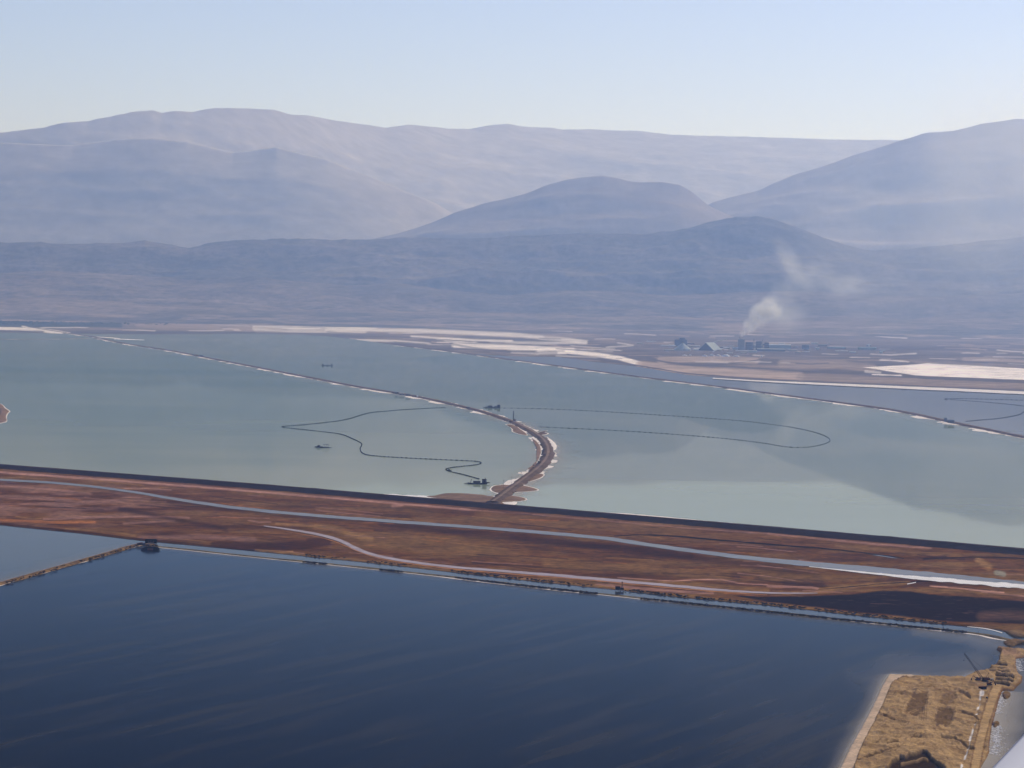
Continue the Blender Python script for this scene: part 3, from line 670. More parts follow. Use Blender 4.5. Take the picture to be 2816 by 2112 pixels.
# road and its ditch
road = [(2745,1890),(2737,1906),(2722,1948),(2707,1998),(2695,2048),(2682,2112),(2660,2240)]
dr = seg_dist(PX, PY, np.array(road)); mr_ = np.clip(1-(dr-9)/5, 0, 1)
z = z*(1-mr_)+(4.6)*mr_; col = mixc(col, mr_, earth*1.12)
col = mixc(col, np.clip(1-np.abs(dr-13)/3.5, 0, 1)*.7, (.20, .095, .03))
ditch = [(2700,1905),(2692,1943),(2686,1970),(2680,2000),(2668,2040),(2657,2080),(2640,2130)]
dd = seg_dist(PX, PY, np.array(ditch)); nn = fbm(PX/11, PY/9, 3, 91)
col = mixc(col, np.clip(1-(dd-1.5)/2.5, 0, 1)*np.clip((nn-.47)*8, 0, 1), (.85, .78, .72))
col = mixc(col, np.clip(1-np.hypot((PX-2700)/8, (PY-1912)/11), 0, 1)*2.4, (.82, .74, .68))
z = z-1.2*np.clip(1-dd/5, 0, 1)
# the work pad by the crane
pad = [(2700,1850),(2740,1835),(2800,1850),(2805,1880),(2780,1895),(2735,1892),(2700,1880)]
hollow(pad, 10, .8, earth*.95, .7)
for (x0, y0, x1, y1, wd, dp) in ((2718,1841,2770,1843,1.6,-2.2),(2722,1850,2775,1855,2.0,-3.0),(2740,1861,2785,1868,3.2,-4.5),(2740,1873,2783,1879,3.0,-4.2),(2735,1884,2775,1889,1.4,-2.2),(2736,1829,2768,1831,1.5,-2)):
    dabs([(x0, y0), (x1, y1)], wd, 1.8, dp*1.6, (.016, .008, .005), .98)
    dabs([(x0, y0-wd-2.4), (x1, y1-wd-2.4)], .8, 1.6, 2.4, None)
dabs([(2745,1787),(2790,1795)], 3, 5, 1.5, (.16, .09, .05), .6)
dabs([(2760,1800),(2800,1802)], 3, 6, 0, (.42, .24, .15), .6)
# cut bank at the bottom edge: the land drops away towards the viewer
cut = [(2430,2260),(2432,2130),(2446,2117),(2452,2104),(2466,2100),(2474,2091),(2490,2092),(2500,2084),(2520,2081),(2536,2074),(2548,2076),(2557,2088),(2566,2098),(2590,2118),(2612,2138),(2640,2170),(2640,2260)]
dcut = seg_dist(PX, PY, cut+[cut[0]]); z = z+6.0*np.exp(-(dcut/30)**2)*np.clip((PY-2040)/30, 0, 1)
icut = inside(PX, PY, cut); mcut = np.clip(np.where(icut, dcut, -dcut)/2+.5, 0, 1); z = z*(1-mcut)+(1.0+3*np.clip(lump-.5, 0, 1))*mcut; col = mixc(col, mcut*.95, (.022, .010, .004))  # shade of the cliff face painted into the colour, near black inside the cut
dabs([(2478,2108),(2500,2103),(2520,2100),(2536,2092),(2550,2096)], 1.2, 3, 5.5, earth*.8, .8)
# beach and rims
bm_ = np.clip(.5-dLd/3, 0, 1)*np.clip((2700-PX)/20, 0, 1)
z = z*(1-bm_)+.5*bm_; col = mixc(col, bm_, beach)
col = mixc(col, np.clip(1-np.abs(dLd-2)/3, 0, 1)*.5*np.clip((2640-PX)/20, 0, 1), earth2*.8)
rim = np.clip(1-(dO-1)/4, 0, 1)*np.clip((PX-2700)/20, 0, 1)
col = mixc(col, rim*.8, (.17, .075, .025))
z = np.maximum(z, .9)*.55
z = np.where(dO > 0, z*np.clip(dO/3.5, 0, 1)+.1, -2.5)
keep = (dO > -7)
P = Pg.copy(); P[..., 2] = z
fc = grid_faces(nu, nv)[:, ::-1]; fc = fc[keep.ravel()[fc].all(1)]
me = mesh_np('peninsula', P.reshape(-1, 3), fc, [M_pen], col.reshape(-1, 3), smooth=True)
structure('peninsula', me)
land_poly('spit', [(2756,1908),(2766,1903),(2781,1908),(2777,1918),(2766,1924),(2757,1918)], 1.8, M_levee, h=1)
land_poly('spit', [(2728,1990),(2745,1982),(2750,1992),(2735,2005)], 1.2, M_levee, h=1)
land_poly('spit', [(2758,1768),(2772,1760),(2800,1762),(2830,1766),(2830,1772),(2795,1772),(2790,1778),(2770,1779)], 2, M_levee, h=2)
land_poly('spit', [(2765,1738),(2790,1735),(2830,1740),(2830,1752),(2800,1754),(2778,1748)], 2.2, M_levee, h=2)

# ------------------------------------------------------------ mountains
HILL_K = 1.2
def mountain(name, sky_px, D_ridge, D_base, seed, amp, c1, c2, nx=520, ny=90, x0=-500, x1=3300, back=2500, light=None, lf=1.0, mat=None, rough=3.2):
    s = np.asarray(sky_px, float); xs = np.linspace(x0, x1, nx)
    ys = np.interp(xs, s[:, 0], s[:, 1]) + (fbm(xs/38, xs*0+seed, 4)-.5)*rough
    Dr = np.interp(xs, *zip(*D_ridge)) if not np.isscalar(D_ridge) else np.full(nx, float(D_ridge))
    k2 = np.exp(-.5*(np.arange(-90, 91)/40.)**2); k2 /= k2.sum(); Dr = np.convolve(np.pad(Dr, 90, mode='edge'), k2, 'valid')
    Rp = AT(xs, ys, Dr); zr = Rp[:, 2]
    kk = np.exp(-.5*(np.arange(-60, 61)/22.)**2); kk /= kk.sum(); zs = np.convolve(np.pad(zr, 60, mode='edge'), kk, 'valid')
    v = np.r_[np.linspace(0, 1, ny), 1.12, 1.4]
    Vm, Xp = np.meshgrid(v, xs, indexing='ij')
    Db = float(D_base); Dm = Db+(Dr[None, :]-Db)*np.minimum(Vm, 1)+np.maximum(Vm-1, 0)/.4*back
    X = (Rp[:, 0]/Dr)[None, :]*Dm
    prof = np.interp(Vm, [0, .12, .3, .55, .8, 1, 1.12, 1.4], [0, .06, .20, .48, .80, 1, .93, .45])
    wr = np.clip((Vm-.72)/.28, 0, 1)**2; zb = (zs[None, :]*(1-wr)+zr[None, :]*wr)*prof; rid = fbm(X/2600+seed, Dm/2600+zb/900, 6, seed, True); rid2 = fbm(X/900+seed, Dm/1200+zb/260, 5, seed+50, True)
    env = np.clip(Vm/.1, 0, 1)*np.clip((1-Vm)/.18, 0, 1)
    Z = zb + amp*env*((rid-.55)*2.2+(rid2-.55)*.4)*np.clip(zr[None, :]/600, .3, 1.6)
    # never let a spur stand above the traced skyline
    lim = H+(zr[None, :]-H)*Dm/Dr[None, :]-12*(1-Vm)
    Z = np.where(Vm < 1, np.minimum(Z, lim), Z); Z = np.where(Vm <= 0, -3, Z)
    m_ = np.clip((fbm(X/1500, Dm/1400+Z/230, 5, seed+9)-.38)*3, 0, 1)[..., None]
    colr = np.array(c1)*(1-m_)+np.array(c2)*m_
    if light is not None:
        m2 = (np.clip((light-Vm)/light, 0, 1)*np.clip((fbm(X/420, Dm/420+Z/70, 5, seed+77)-.46)*6, 0, 1))[..., None]
        colr = colr*(1-m2*lf)+np.array([.40, .29, .22])*m2*lf
    Pm = np.stack([X, Dm, Z], -1)
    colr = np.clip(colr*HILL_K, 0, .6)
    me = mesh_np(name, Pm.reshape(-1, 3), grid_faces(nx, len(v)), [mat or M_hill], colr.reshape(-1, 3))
    return structure(name, me)
S_far = [(-500,395),(-100,372),(0,365),(60,358),(125,350),(180,336),(240,334),(300,320),(360,308),(420,302),(445,310),(480,305),(530,308),(570,300),(600,296),(640,297),(750,301),
         (800,315),(850,318),(950,335),(1060,351),(1120,343),(1180,347),(1230,354),(1290,355),(1340,345),(1395,341),(1440,348),(1520,351),(1550,357),(1620,355),
         (1770,361),(1850,371),(2000,375),(2150,378),(2300,384),(2450,385),(2900,395),(3300,400)]
S_right = [(1700,760),(1850,640),(1925,575),(1960,556),(2000,545),(2080,525),(2150,495),(2190,478),(2270,455),(2350,425),(2420,405),(2480,386),(2540,367),(2580,362),(2620,360),
           (2700,340),(2789,327),(2830,329),(2950,340),(3300,360)]
S_left2 = [(-500,450),(0,392),(200,400),(320,382),(420,380),(520,392),(640,420),(760,405),(900,440),(1050,500),(1200,560),(1300,620),(1500,700),(3300,800)]
S_mid = [(700,720),(1000,662),(1100,640),(1180,615),(1250,585),(1330,560),(1400,545),(1440,535),(1500,510),(1560,493),(1600,487),(1660,482),(1700,490),(1740,500),(1820,500),(1870,508),(1900,525),(1930,550),(1950,566),(2000,590),(2100,625),(2300,690),(2500,760)]
S_front = [(-500,690),(-100,678),(0,668),(80,665),(200,672),(330,668),(400,662),(480,672),(520,681),(600,665),(700,658),(800,655),(920,660),(1050,656),(1150,652),(1300,655),
           (1450,648),(1600,640),(1750,645),(1850,636),(1950,610),(2020,597),(2080,594),(2140,605),(2200,628),(2260,650),(2330,674),(2400,688),(2490,684),(2650,670),(2816,650),(3300,640)]
S_foot = [(-500,760),(0,752),(120,745),(300,752),(430,762),(560,772),(700,760),(800,772),(950,785),(1100,780),(1250,800),(1400,812),(1550,798),(1700,800),(1850,815),(2000,805),(2200,800),(2400,812),(2600,815),(2816,805),(3300,800)]
S_bad = [(-500,820),(0,822),(150,815),(300,828),(450,838),(560,830),(700,838),(850,850),(1000,845),(1100,855),(1250,862),(1400,858),(1600,872),(1800,868),(2000,880),(2300,872),(2500,880),(2640,862),(2700,856),(2816,868),(3300,870)]
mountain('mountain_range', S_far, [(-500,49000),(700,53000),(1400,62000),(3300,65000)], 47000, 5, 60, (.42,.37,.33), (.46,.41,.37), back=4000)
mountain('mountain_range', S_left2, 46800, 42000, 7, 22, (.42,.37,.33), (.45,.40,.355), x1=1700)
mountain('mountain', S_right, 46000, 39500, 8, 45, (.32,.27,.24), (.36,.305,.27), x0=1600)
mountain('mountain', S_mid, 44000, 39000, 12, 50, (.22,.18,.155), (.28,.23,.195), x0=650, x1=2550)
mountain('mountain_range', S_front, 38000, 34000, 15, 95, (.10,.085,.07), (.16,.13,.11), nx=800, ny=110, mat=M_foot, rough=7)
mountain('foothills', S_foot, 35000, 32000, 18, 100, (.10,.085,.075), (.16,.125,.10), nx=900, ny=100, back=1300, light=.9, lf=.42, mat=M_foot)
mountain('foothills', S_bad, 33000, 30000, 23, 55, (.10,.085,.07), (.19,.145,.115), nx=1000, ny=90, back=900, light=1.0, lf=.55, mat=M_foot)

# ------------------------------------------------------------ object builders
class MB:
    def __init__(s): s.v = []; s.f = []
    def box(s, x0, x1, y0, y1, z0, z1):
        b = len(s.v); s.v += [(x, y, z) for z in (z0, z1) for y in (y0, y1) for x in (x0, x1)]
        s.f += [tuple(b+i for i in q) for q in ((0,2,3,1),(4,5,7,6),(0,1,5,4),(2,6,7,3),(0,4,6,2),(1,3,7,5))]; return s
    def prism(s, pts, y0, y1):
        """outline in x,z swept along y"""
        b = len(s.v); n = len(pts); s.v += [(x, y, z) for y in (y0, y1) for x, z in pts]
        s.f += [tuple(range(b, b+n)), tuple(range(b+2*n-1, b+n-1, -1))]
        s.f += [(b+i, b+n+i, b+n+(i+1) % n, b+(i+1) % n) for i in range(n)]; return s
    def prismx(s, pts, x0, x1):
        b = len(s.v); n = len(pts); s.v += [(x, y, z) for x in (x0, x1) for y, z in pts]
        s.f += [tuple(range(b, b+n)), tuple(range(b+2*n-1, b+n-1, -1))]
        s.f += [(b+i, b+n+i, b+n+(i+1) % n, b+(i+1) % n) for i in range(n)]; return s
    def bar(s, a, b_, r, n=5, r2=None):
        a, b_ = Vector(a), Vector(b_); d = (b_-a); q = d.to_track_quat('Z', 'Y'); r2 = r if r2 is None else r2
        k = len(s.v)
        for p, rr in ((a, r), (b_, r2)):
            for i in range(n):
                o = q @ Vector((rr*math.cos(2*math.pi*i/n), rr*math.sin(2*math.pi*i/n), 0)); s.v.append(tuple(p+o))
        s.f += [tuple(range(k, k+n))[::-1], tuple(range(k+n, k+2*n))]
        s.f += [(k+i, k+(i+1) % n, k+n+(i+1) % n, k+n+i) for i in range(n)]; return s
    def lattice(s, a, b_, w0, w1, r, seg=8):
        a, b_ = Vector(a), Vector(b_); q = (b_-a).to_track_quat('Z', 'Y')
        rows = []
        for k in range(seg+1):
            t = k/seg; w_ = (w0*(1-t)+w1*t)/2; c = a.lerp(b_, t)
            rows.append([c+q @ Vector((sx*w_, sy*w_, 0)) for sx, sy in ((-1,-1),(1,-1),(1,1),(-1,1))])
        for i in range(4):
            s.bar(rows[0][i], rows[-1][i], r, 4)
            for k in range(seg): s.bar(rows[k][i], rows[k+1][(i+1) % 4], r*.6, 3)
        return s
    def cone(s, r, h, n=20, z=0, r2=0.0, cx=0, cy=0, jit=0):
        return s.bar((cx, cy, z), (cx, cy, z+h), r, n, r2)
    def build(s, name, mat, parent):
        me = bpy.data.meshes.new(name); me.from_pydata([tuple(map(float, p)) for p in s.v], [], s.f); me.materials.append(mat)
        bm = bmesh.new(); bm.from_mesh(me); bmesh.ops.recalc_face_normals(bm, faces=bm.faces); bm.to_mesh(me); bm.free()
        return link(name, me, parent)

K = dict(hull=plain('black_hull_paint', (.012, .014, .02), .6), deck=plain('dark_deck', (.03, .028, .03), .8), steel=plain('weathered_steel', (.045, .04, .042), .6),
         rust=plain('rusty_steel', (.13, .05, .03), .8), black=plain('black_paint', (.010, .009, .010), .7), roof=plain('pale_roof_sheet', (.62, .62, .62), .6, scale=.1),
         grey=plain('grey_cladding', (.30, .29, .28), .7, scale=.05), blue=plain('blue_cladding', (.15, .17, .21), .7, scale=.05), teal=plain('teal_sheet', (.28, .35, .34), .6, scale=.05),
         pale=plain('pale_sheet', (.52, .55, .50), .7, scale=.05), white=plain('white_paint', (.82, .82, .86), .45, var=.02, scale=2), dark=plain('dark_cladding', (.08, .08, .085), .8, scale=.05),
         conc=plain('stained_concrete', (.06, .045, .04), .9), pipe=plain('black_pipe', (.05, .042, .03), .7), sand=plain('dusty_paint', (.40, .33, .26), .7), glass=plain('cab_glass', (.03, .04, .05), .15, spec=.5),
         salt=ground_mat('heaped_salt', False, (.88, .84, .80), (.05, .02), (.06, .08)))

def dredger(px, py, s, rz, label, style=0):
    t = thing('dredger', label, 'dredger', G(px, py, 0), rz, 'dredgers floating on the salt ponds'); t.scale = (s, s, s)
    m_ = MB().box(-21, 14, -6.5, 6.5, -.6, 1.9).prism([(14, -.6), (20, .6), (21, 1.9), (14, 1.9)], -6.5, -2.4).prism([(14, -.6), (20, .6), (21, 1.9), (14, 1.9)], 2.4, 6.5); m_.build('hull', K['hull'], t)
    MB().box(-20, 13, -5.8, 5.8, 1.9, 2.15).build('deck', K['deck'], t)
    if style == 0:
        h1 = MB().box(-9, 6, -4.5, 4.5, 2.15, 6.0).build('deckhouse', K['dark'], t); MB().box(-9.5, 6.5, -5, 5, 6.0, 6.35).build('roof', K['steel'], h1)
        h2 = MB().box(10, 19, -4.5, 4.5, 2.15, 10.2).build('winch_tower', K['black'], t)
        MB().box(9.4, 19.6, -5, 5, 10.2, 10.7).build('roof', K['steel'], h2)
        for i in range(3): MB().box(10.6+2.8*i, 12.6+2.8*i, -4.62, -4.5, 7.4, 8.9).build('window', K['glass'], h2)
        for sy in (-1, 1): MB().bar((-15, 4*sy, 2), (-13, 2.2*sy, 10.5), .35).build('gantry_leg', K['steel'], t)
        MB().bar((-13, -2.6, 10.5), (-13, 2.6, 10.5), .35).build('gantry_beam', K['steel'], t)
        MB().lattice((-17, 0, 2.2), (-29, 0, .2), 2.4, 1.2, .28, 5).build('ladder', K['black'], t)
        for sy in (-1, 1): MB().bar((16.5, 5.4*sy, -.5), (16.5, 5.4*sy, 13.5), .38, 7).build('spud', K['rust'], t)
        MB().prism([(19, 1.2), (27, 2.6), (27, 3.6), (19, 4.6)], -2, 2).build('bow_frame', K['steel'], t)
    elif style == 1:
        h1 = MB().box(-14, -2, -4.5, 4.5, 2.15, 6.2).build('deckhouse', K['black'], t); MB().box(-14.4, -1.6, -4.9, 4.9, 6.2, 6.5).build('roof', K['steel'], h1)
        MB().box(3, 11, -4, 4, 2.15, 5.4).build('pump_room', K['dark'], t)
        h2 = MB().box(11.2, 19, -4, 4, 2.15, 8.6).build('winch_tower', K['black'], t); MB().box(11, 19.4, -4.4, 4.4, 8.6, 9.0).build('roof', K['steel'], h2)
        for sy in (-1, 1): MB().bar((-17, 4*sy, 2), (-17, 3*sy, 8.5), .35).build('gantry_leg', K['steel'], t)
        MB().bar((-17, -3.4, 8.4), (-17, 3.4, 8.4), .35).build('gantry_beam', K['steel'], t)
        MB().lattice((-18, 0, 2.2), (-28, 0, .4), 2.2, 1.2, .28, 5).build('ladder', K['black'], t)
    elif style == 2:
        h1 = MB().box(-19, -11, -4.2, 4.2, 2.15, 7.4).build('wheelhouse', K['black'], t); MB().box(-19.4, -10.6, -4.6, 4.6, 7.4, 7.8).build('roof', K['steel'], h1)
        MB().prism([(-30, 1.5), (-19, -.4), (-19, 4.6), (-27, 3.4)], -2.2, 2.2).build('cutter_frame', K['black'], t)
        MB().box(-10, -2, -3, 3, 2.15, 4.2).build('engine_cover', K['dark'], t)
        for x in (3, 16):
            for sy in (-1, 1): MB().bar((x, 4*sy, 2), (x, 4*sy, 11), .28).build('canopy_post', K['steel'], t)
        MB().box(-1, 17.5, -5, 5, 11, 11.7).build('canopy', K['dark'], t)
        for sy in (-1, 1): MB().bar((8, 4*sy, 2), (12, 4*sy, 11), .3).build('brace', K['steel'], t)
        MB().prism([(21, .4), (29, 1.2), (29, 1.9), (21, 2.1)], -1.6, 1.6).build('stern_ramp', K['steel'], t)
    else:
        MB().box(-19, -13, -4, 4, 2.15, 6.6).build('deckhouse', K['dark'], t)
        MB().box(-4, 3, -3.4, 3.4, 2.15, 4.4).build('engine_cover', K['dark'], t)
        MB().box(14, 19, -4, 4, 2.15, 6.8).build('winch_tower', K['dark'], t)
        MB().bar((17, 0, 6.8), (17, 0, 11), .4).build('mast', K['steel'], t)
    return t
dredger(1313, 1331, 1.0, math.radians(3), 'near black dredger beside the foot of the hooked causeway, end of the pipeline', 0)
dredger(1356, 1122, 1.28, math.radians(-2), 'dark dredger just beyond the curved dike, left of the upright crane', 1)
dredger(889, 1231, .78, math.radians(-4), 'black workboat-like dredger with a high canopy alone in the left green pond', 2)
dredger(900, 1006, 1.38, 0, 'farthest faint dredger alone in the middle pond', 3)

def pipeline(px, label, wid, fstep, dashed=True, z=.7):
    P = smooth_path(px, 3); P = G(P[:, 0], P[:, 1], 0); P[:, 2] = z
    R_, t_ = resample(np.asarray(P), 12)
    t = thing('floating_pipeline', label, 'pipeline', (0, 0, 0), 0, 'floating dredge pipelines on the ponds')
    m_ = MB()
    for a, b_ in zip(R_[:-1], R_[1:]): m_.bar(a, b_, wid*.5, 5)
    m_.build('pipe', K['pipe'], t)
    Q, _ = resample(np.asarray(P), fstep); m_ = MB()
    for a, b_ in zip(Q[:-1], Q[1:]):
        a, b_ = Vector(a), Vector(b_); d = (b_-a).normalized(); c = a.lerp(b_, .5)
        L_ = fstep*random.uniform(.12, .30); m_.bar(c-d*L_, c+d*L_, wid*random.uniform(1.2, 1.7), 6)
    o = m_.build('float', K['black'], t); o['kind'] = 'stuff'
pipeline([(1226,1121),(1190,1122),(1140,1125),(1090,1128),(1060,1131),(1020,1134),(990,1142),(965,1151),(930,1158),(880,1164),(830,1169),(785,1172),(771,1174),(790,1177),(830,1181),(880,1187),(920,1191),(945,1196),
          (965,1205),(985,1214),(995,1220),(995,1226),(990,1232),(991,1240),(996,1247),(1010,1252),(1040,1255),(1100,1259),(1180,1263),(1250,1266),(1300,1268),(1322,1271),(1324,1275),(1310,1279),(1270,1283),(1235,1287),(1224,1291),
          (1232,1296),(1250,1300),(1280,1307),(1318,1318)], 'long zigzag floating pipeline in the left green pond, from dike to near dredger', 0.86, 14)
pipeline([(1378,1122),(1450,1123),(1550,1126),(1700,1134),(1900,1147),(2040,1157),(2112,1166),(2180,1175),(2240,1188),(2275,1201),(2285,1211),(2275,1219),(2240,1228),(2200,1232),(2150,1228),(2112,1220),(2000,1206),(1850,1194),(1700,1184),(1550,1177),(1478,1174)],
         'wide hairpin loop of floating pipeline in the pond right of the curved dike', .60, 24)
pipeline([(2604,1097),(2640,1096),(2720,1098),(2830,1101)], 'faint straight pipeline in the grey pond under the white shore line', 0.98, 20)
pipeline([(2612,1099),(2700,1105),(2780,1112),(2830,1119)], 'faint lower branch of pipeline sloping down in the grey pond', 0.83, 20)
pipeline([(2655,1159),(2700,1155),(2740,1152),(2780,1146),(2806,1140),(2816,1132)], 'short curved pipeline reaching the far dike beside the blue sheds', 0.98, 18)
t = thing('workboat', 'tiny dark workboat at the lower left kink of the zigzag pipeline', 'boat', G(1236, 1294, 0), .4)
MB().prism([(-4, -.3), (4, -.3), (5.5, 1.3), (-4.6, 1.3)], -1.8, 1.8).build('hull', K['black'], t); MB().box(-3, .6, -1.2, 1.2, 1.3, 3.4).build('cabin', K['dark'], t)
for (px_, py_) in ((2602, 1098),):
    t = thing('pontoon', 'small dark pontoon at the left end of the faint grey pond pipelines', 'pontoon', G(px_, py_, 0))
    MB().box(-8, 8, -4, 4, -.3, 1.4).build('deck', K['dark'], t); MB().box(-3, 3, -2, 2, 1.4, 4.5).build('cabin', K['dark'], t)

def crawler_crane(loc, rz, s, tip, label, thick=.17):
    """tip: boom end in the crane's own frame (x along the boom's side, z up)"""
    t = thing('crawler_crane', label, 'crane', loc, rz); t.scale = (s, s, s)
    for sy in (-1, 1):
        MB().prism([(-3.6, 0), (3.6, 0), (4.2, .6), (3.6, 1.3), (-3.6, 1.3), (-4.2, .6)], sy*2.2-.5, sy*2.2+.5).build('track', K['black'], t)
    MB().bar((0, 0, 1.2), (0, 0, 1.9), 1.4, 10).build('turntable', K['steel'], t)
    h = MB().prism([(-1.6, 1.9), (5.2, 1.9), (5.2, 4.4), (4.4, 4.9), (-1.6, 4.9)], -1.8, 1.8).build('engine_house', K['rust'], t)
    MB().box(-2.9, -1.2, -2.3, -.9, 2.0, 4.6).build('cab', K['black'], t)
    MB().box(5.2, 6.2, -1.7, 1.7, 2.0, 4.2).build('counterweight', K['black'], t)
    MB().lattice((-2, 0, 2.4), tip, 1.9+thick, .9+thick, thick, 12).build('boom', K['steel'], t)
    top = (4.5, 0, 10.5)
    MB().bar((1.6, -1, 4.8), top, .16, 4).bar((1.6, 1, 4.8), top, .16, 4).bar((4.6, 0, 4.6), top, .14, 4).build('mast', K['steel'], t)
    tp = Vector(tip); MB().bar(top, tp, .09, 3).build('pendant', K['steel'], t)
    hk = tp+Vector((0, 0, -8)); MB().bar(tp, hk, .07, 3).bar(hk, hk+Vector((0, 0, -1.2)), .5, 6).build('hook', K['black'], t)
    return t
crawler_crane(G(1414, 1158, 4), 0, 1.15, (-1.0+5.0-6.5, 0, 27.0), 'dark crawler crane with upright boom on the curved dike where it thickens', .5)
crawler_crane(G(2708, 1874, 3.2), math.radians(-8), .92, (-25.0, 0, 33.0), 'rusty crawler crane with long boom leaning left over the dark pond, lower right', .2)

def excavator(loc, rz, s, label, body):
    t = thing('excavator', label, 'excavator', loc, rz); t.scale = (s, s, s)
    for sy in (-1, 1): MB().prism([(-2.3, 0), (2.3, 0), (2.7, .5), (2.2, 1), (-2.2, 1), (-2.7, .5)], sy*1.3-.35, sy*1.3+.35).build('track', K['black'], t)
    MB().prism([(-1.4, 1.1), (2.6, 1.1), (2.9, 1.8), (2.7, 2.6), (-1.4, 2.6)], -1.4, 1.4).build('body', body, t)
    MB().box(-1.9, -.3, -1.4, -.3, 1.4, 3.2).build('cab', K['glass'], t)
    MB().bar((-1.4, .2, 1.8), (-4.4, .2, 4.6), .28, 5).build('boom', body, t); MB().bar((-4.4, .2, 4.6), (-6.4, .2, 1.9), .22, 5).build('arm', body, t)
    MB().prism([(-6.9, .4), (-5.9, .3), (-5.9, 1.9), (-6.6, 1.9)], -.4, .8).build('bucket', K['black'], t)
excavator(G(2689, 1871, 3.2), math.radians(10), 1.15, 'dark rust excavator at the left of the crane, on the pad edge', K['rust'])
excavator(G(2721, 1884, 3.2), math.radians(160), 1.05, 'dark red excavator in front of the crane and the pale truck', K['rust'])
def truck(loc, rz, label, box):
    t = thing('dump_truck', label, 'truck', loc, rz)
    MB().box(-3.8, 3.8, -1, 1, .7, 1.1).build('chassis', K['black'], t)
    c = MB().prism([(-3.9, 1.1), (-2.0, 1.1), (-2.0, 3.1), (-3.5, 3.1), (-3.9, 2.1)], -1.2, 1.2).build('cab', box, t); MB().prism([(-3.75, 2.15), (-3.4, 2.95), (-3.5, 2.95), (-3.85, 2.15)], -1, 1).build('windscreen', K['glass'], c)
    MB().prism([(-1.8, 1.2), (3.6, 1.2), (4.3, 3.1), (-1.8, 3.1)], -1.25, 1.25).build('dump_body', box, t)
    for x in (-2.9, 1.5, 2.8):
        for sy in (-1, 1): MB().bar((x, sy*1.0, .55), (x, sy*1.35, .55), .55, 10).build('wheel', K['black'], t)
truck(G(2728, 1873, 3.0), math.radians(70), 'pale dusty dump truck just right of the crane', K['sand'])
t = thing('site_hut', 'dark box hut below the crane pad at the head of the causeway road', 'hut', G(2702, 1896, 2.0), .5)
MB().box(-4, 4, -2, 2, 0, 3.0).build('wall', K['black'], t); MB().prism([(-4.3, 3), (4.3, 3), (4.3, 3.2), (0, 3.7), (-4.3, 3.2)], -2.3, 2.3).build('roof', K['rust'], t)
t = thing('pickup', 'small dark pickup parked on the left edge of the causeway road', 'pickup', G(2714, 1921, 3.6), math.radians(75))
MB().prism([(-2.5, .5), (2.5, .5), (2.5, 1.2), (-.2, 1.2), (-2.5, 1.2)], -.9, .9).build('body', K['black'], t); MB().prism([(-1.5, 1.2), (.6, 1.2), (.3, 1.9), (-1.0, 1.9)], -.8, .8).build('cab', K['glass'], t)
for x in (-1.6, 1.6):
    for sy in (-1, 1): MB().bar((x, sy*.8, .38), (x, sy*1.0, .38), .38, 10).build('wheel', K['black'], t)

# pump on the side canal, with its mast
t = thing('pump_house', 'small black pump house with a mast standing in the narrow canal mid-view', 'pump house', G(1700, 1625, 0))
MB().box(-4, 3, -2.5, 2.5, 1.6, 6.2).build('wall', K['black'], t); MB().prism([(-4.4, 6.2), (3.4, 6.2), (3.0, 6.7), (-4.0, 6.7)], -2.9, 2.9).build('roof', K['rust'], t)
for x in (-3.5, 0, 2.6):
    for y in (-2, 2): MB().bar((x, y, -1), (x, y, 1.6), .25, 5).build('pile', K['steel'], t)
for sx in (-1, 1): MB().bar((5.5+2.2*sx, 0, 0), (5.5+.5*sx, 0, 7.5), .45, 5).build('tower_leg', K['black'], t)
MB().box(3.2, 7.8, -1.5, 1.5, 1.6, 4.6).build('pump_casing', K['black'], t)
MB().bar((5.5, 0, 7), (5.5, 0, 13.2), .45, 6).bar((5.5, 0, 11.5), (5.5, 0, 13.2), .8, 6).build('mast', K['rust'], t)
MB().box(-4.6, 8.4, -3.2, -2.6, 1.0, 1.5).build('catwalk', K['roof'], t)

# sluice station at the junction of the levees
t = thing('sluice_station', 'dark sluice station where the left levee meets the mud flat', 'sluice', G(416, 1494, .5), 0)
MB().box(-10, 9, -3, 3, 0, 5.8).build('wall', K['black'], t); MB().prism([(-10.6, 5.8), (9.6, 5.8), (7.5, 7), (-8.5, 7)], -3.4, 3.4).build('roof', K['hull'], t)
MB().box(-4, 5, -26, -3.2, -.5, 1.8).build('bridge_deck', K['conc'], t)
for x in (-4, 0, 4): MB().box(x-.3, x+.3, -8, -7.2, -.6, 4.6).build('gate_frame', K['rust'], t)
t = thing('sluice_gate', 'black concrete outfall block below the sluice station at the pond corner', 'sluice', G(415, 1513, 0), 0)
MB().prism([(-16, -.5), (12, -.5), (14, 3.2), (8, 5.2), (-6, 5.6), (-14, 3)], -5, 5).build('wing_wall', K['black'], t)
MB().box(-5, 4, -5.6, -5.1, .2, 3.4).build('gate_leaf', K['rust'], t)
MB().box(-7, 6, -5.9, 5, 5.7, 6.1).build('walkway', K['conc'], t)
t = thing('pump_house', 'low dark shed on the levee end left of the sluice station', 'shed', G(389, 1499, 2.0), .3)
MB().box(-7, 6, -2.5, 2.5, 0, 3.2).build('wall', K['conc'], t); MB().prism([(-7.4, 3.2), (6.4, 3.2), (-.5, 4.4)], -2.8, 2.8).build('roof', K['rust'], t)

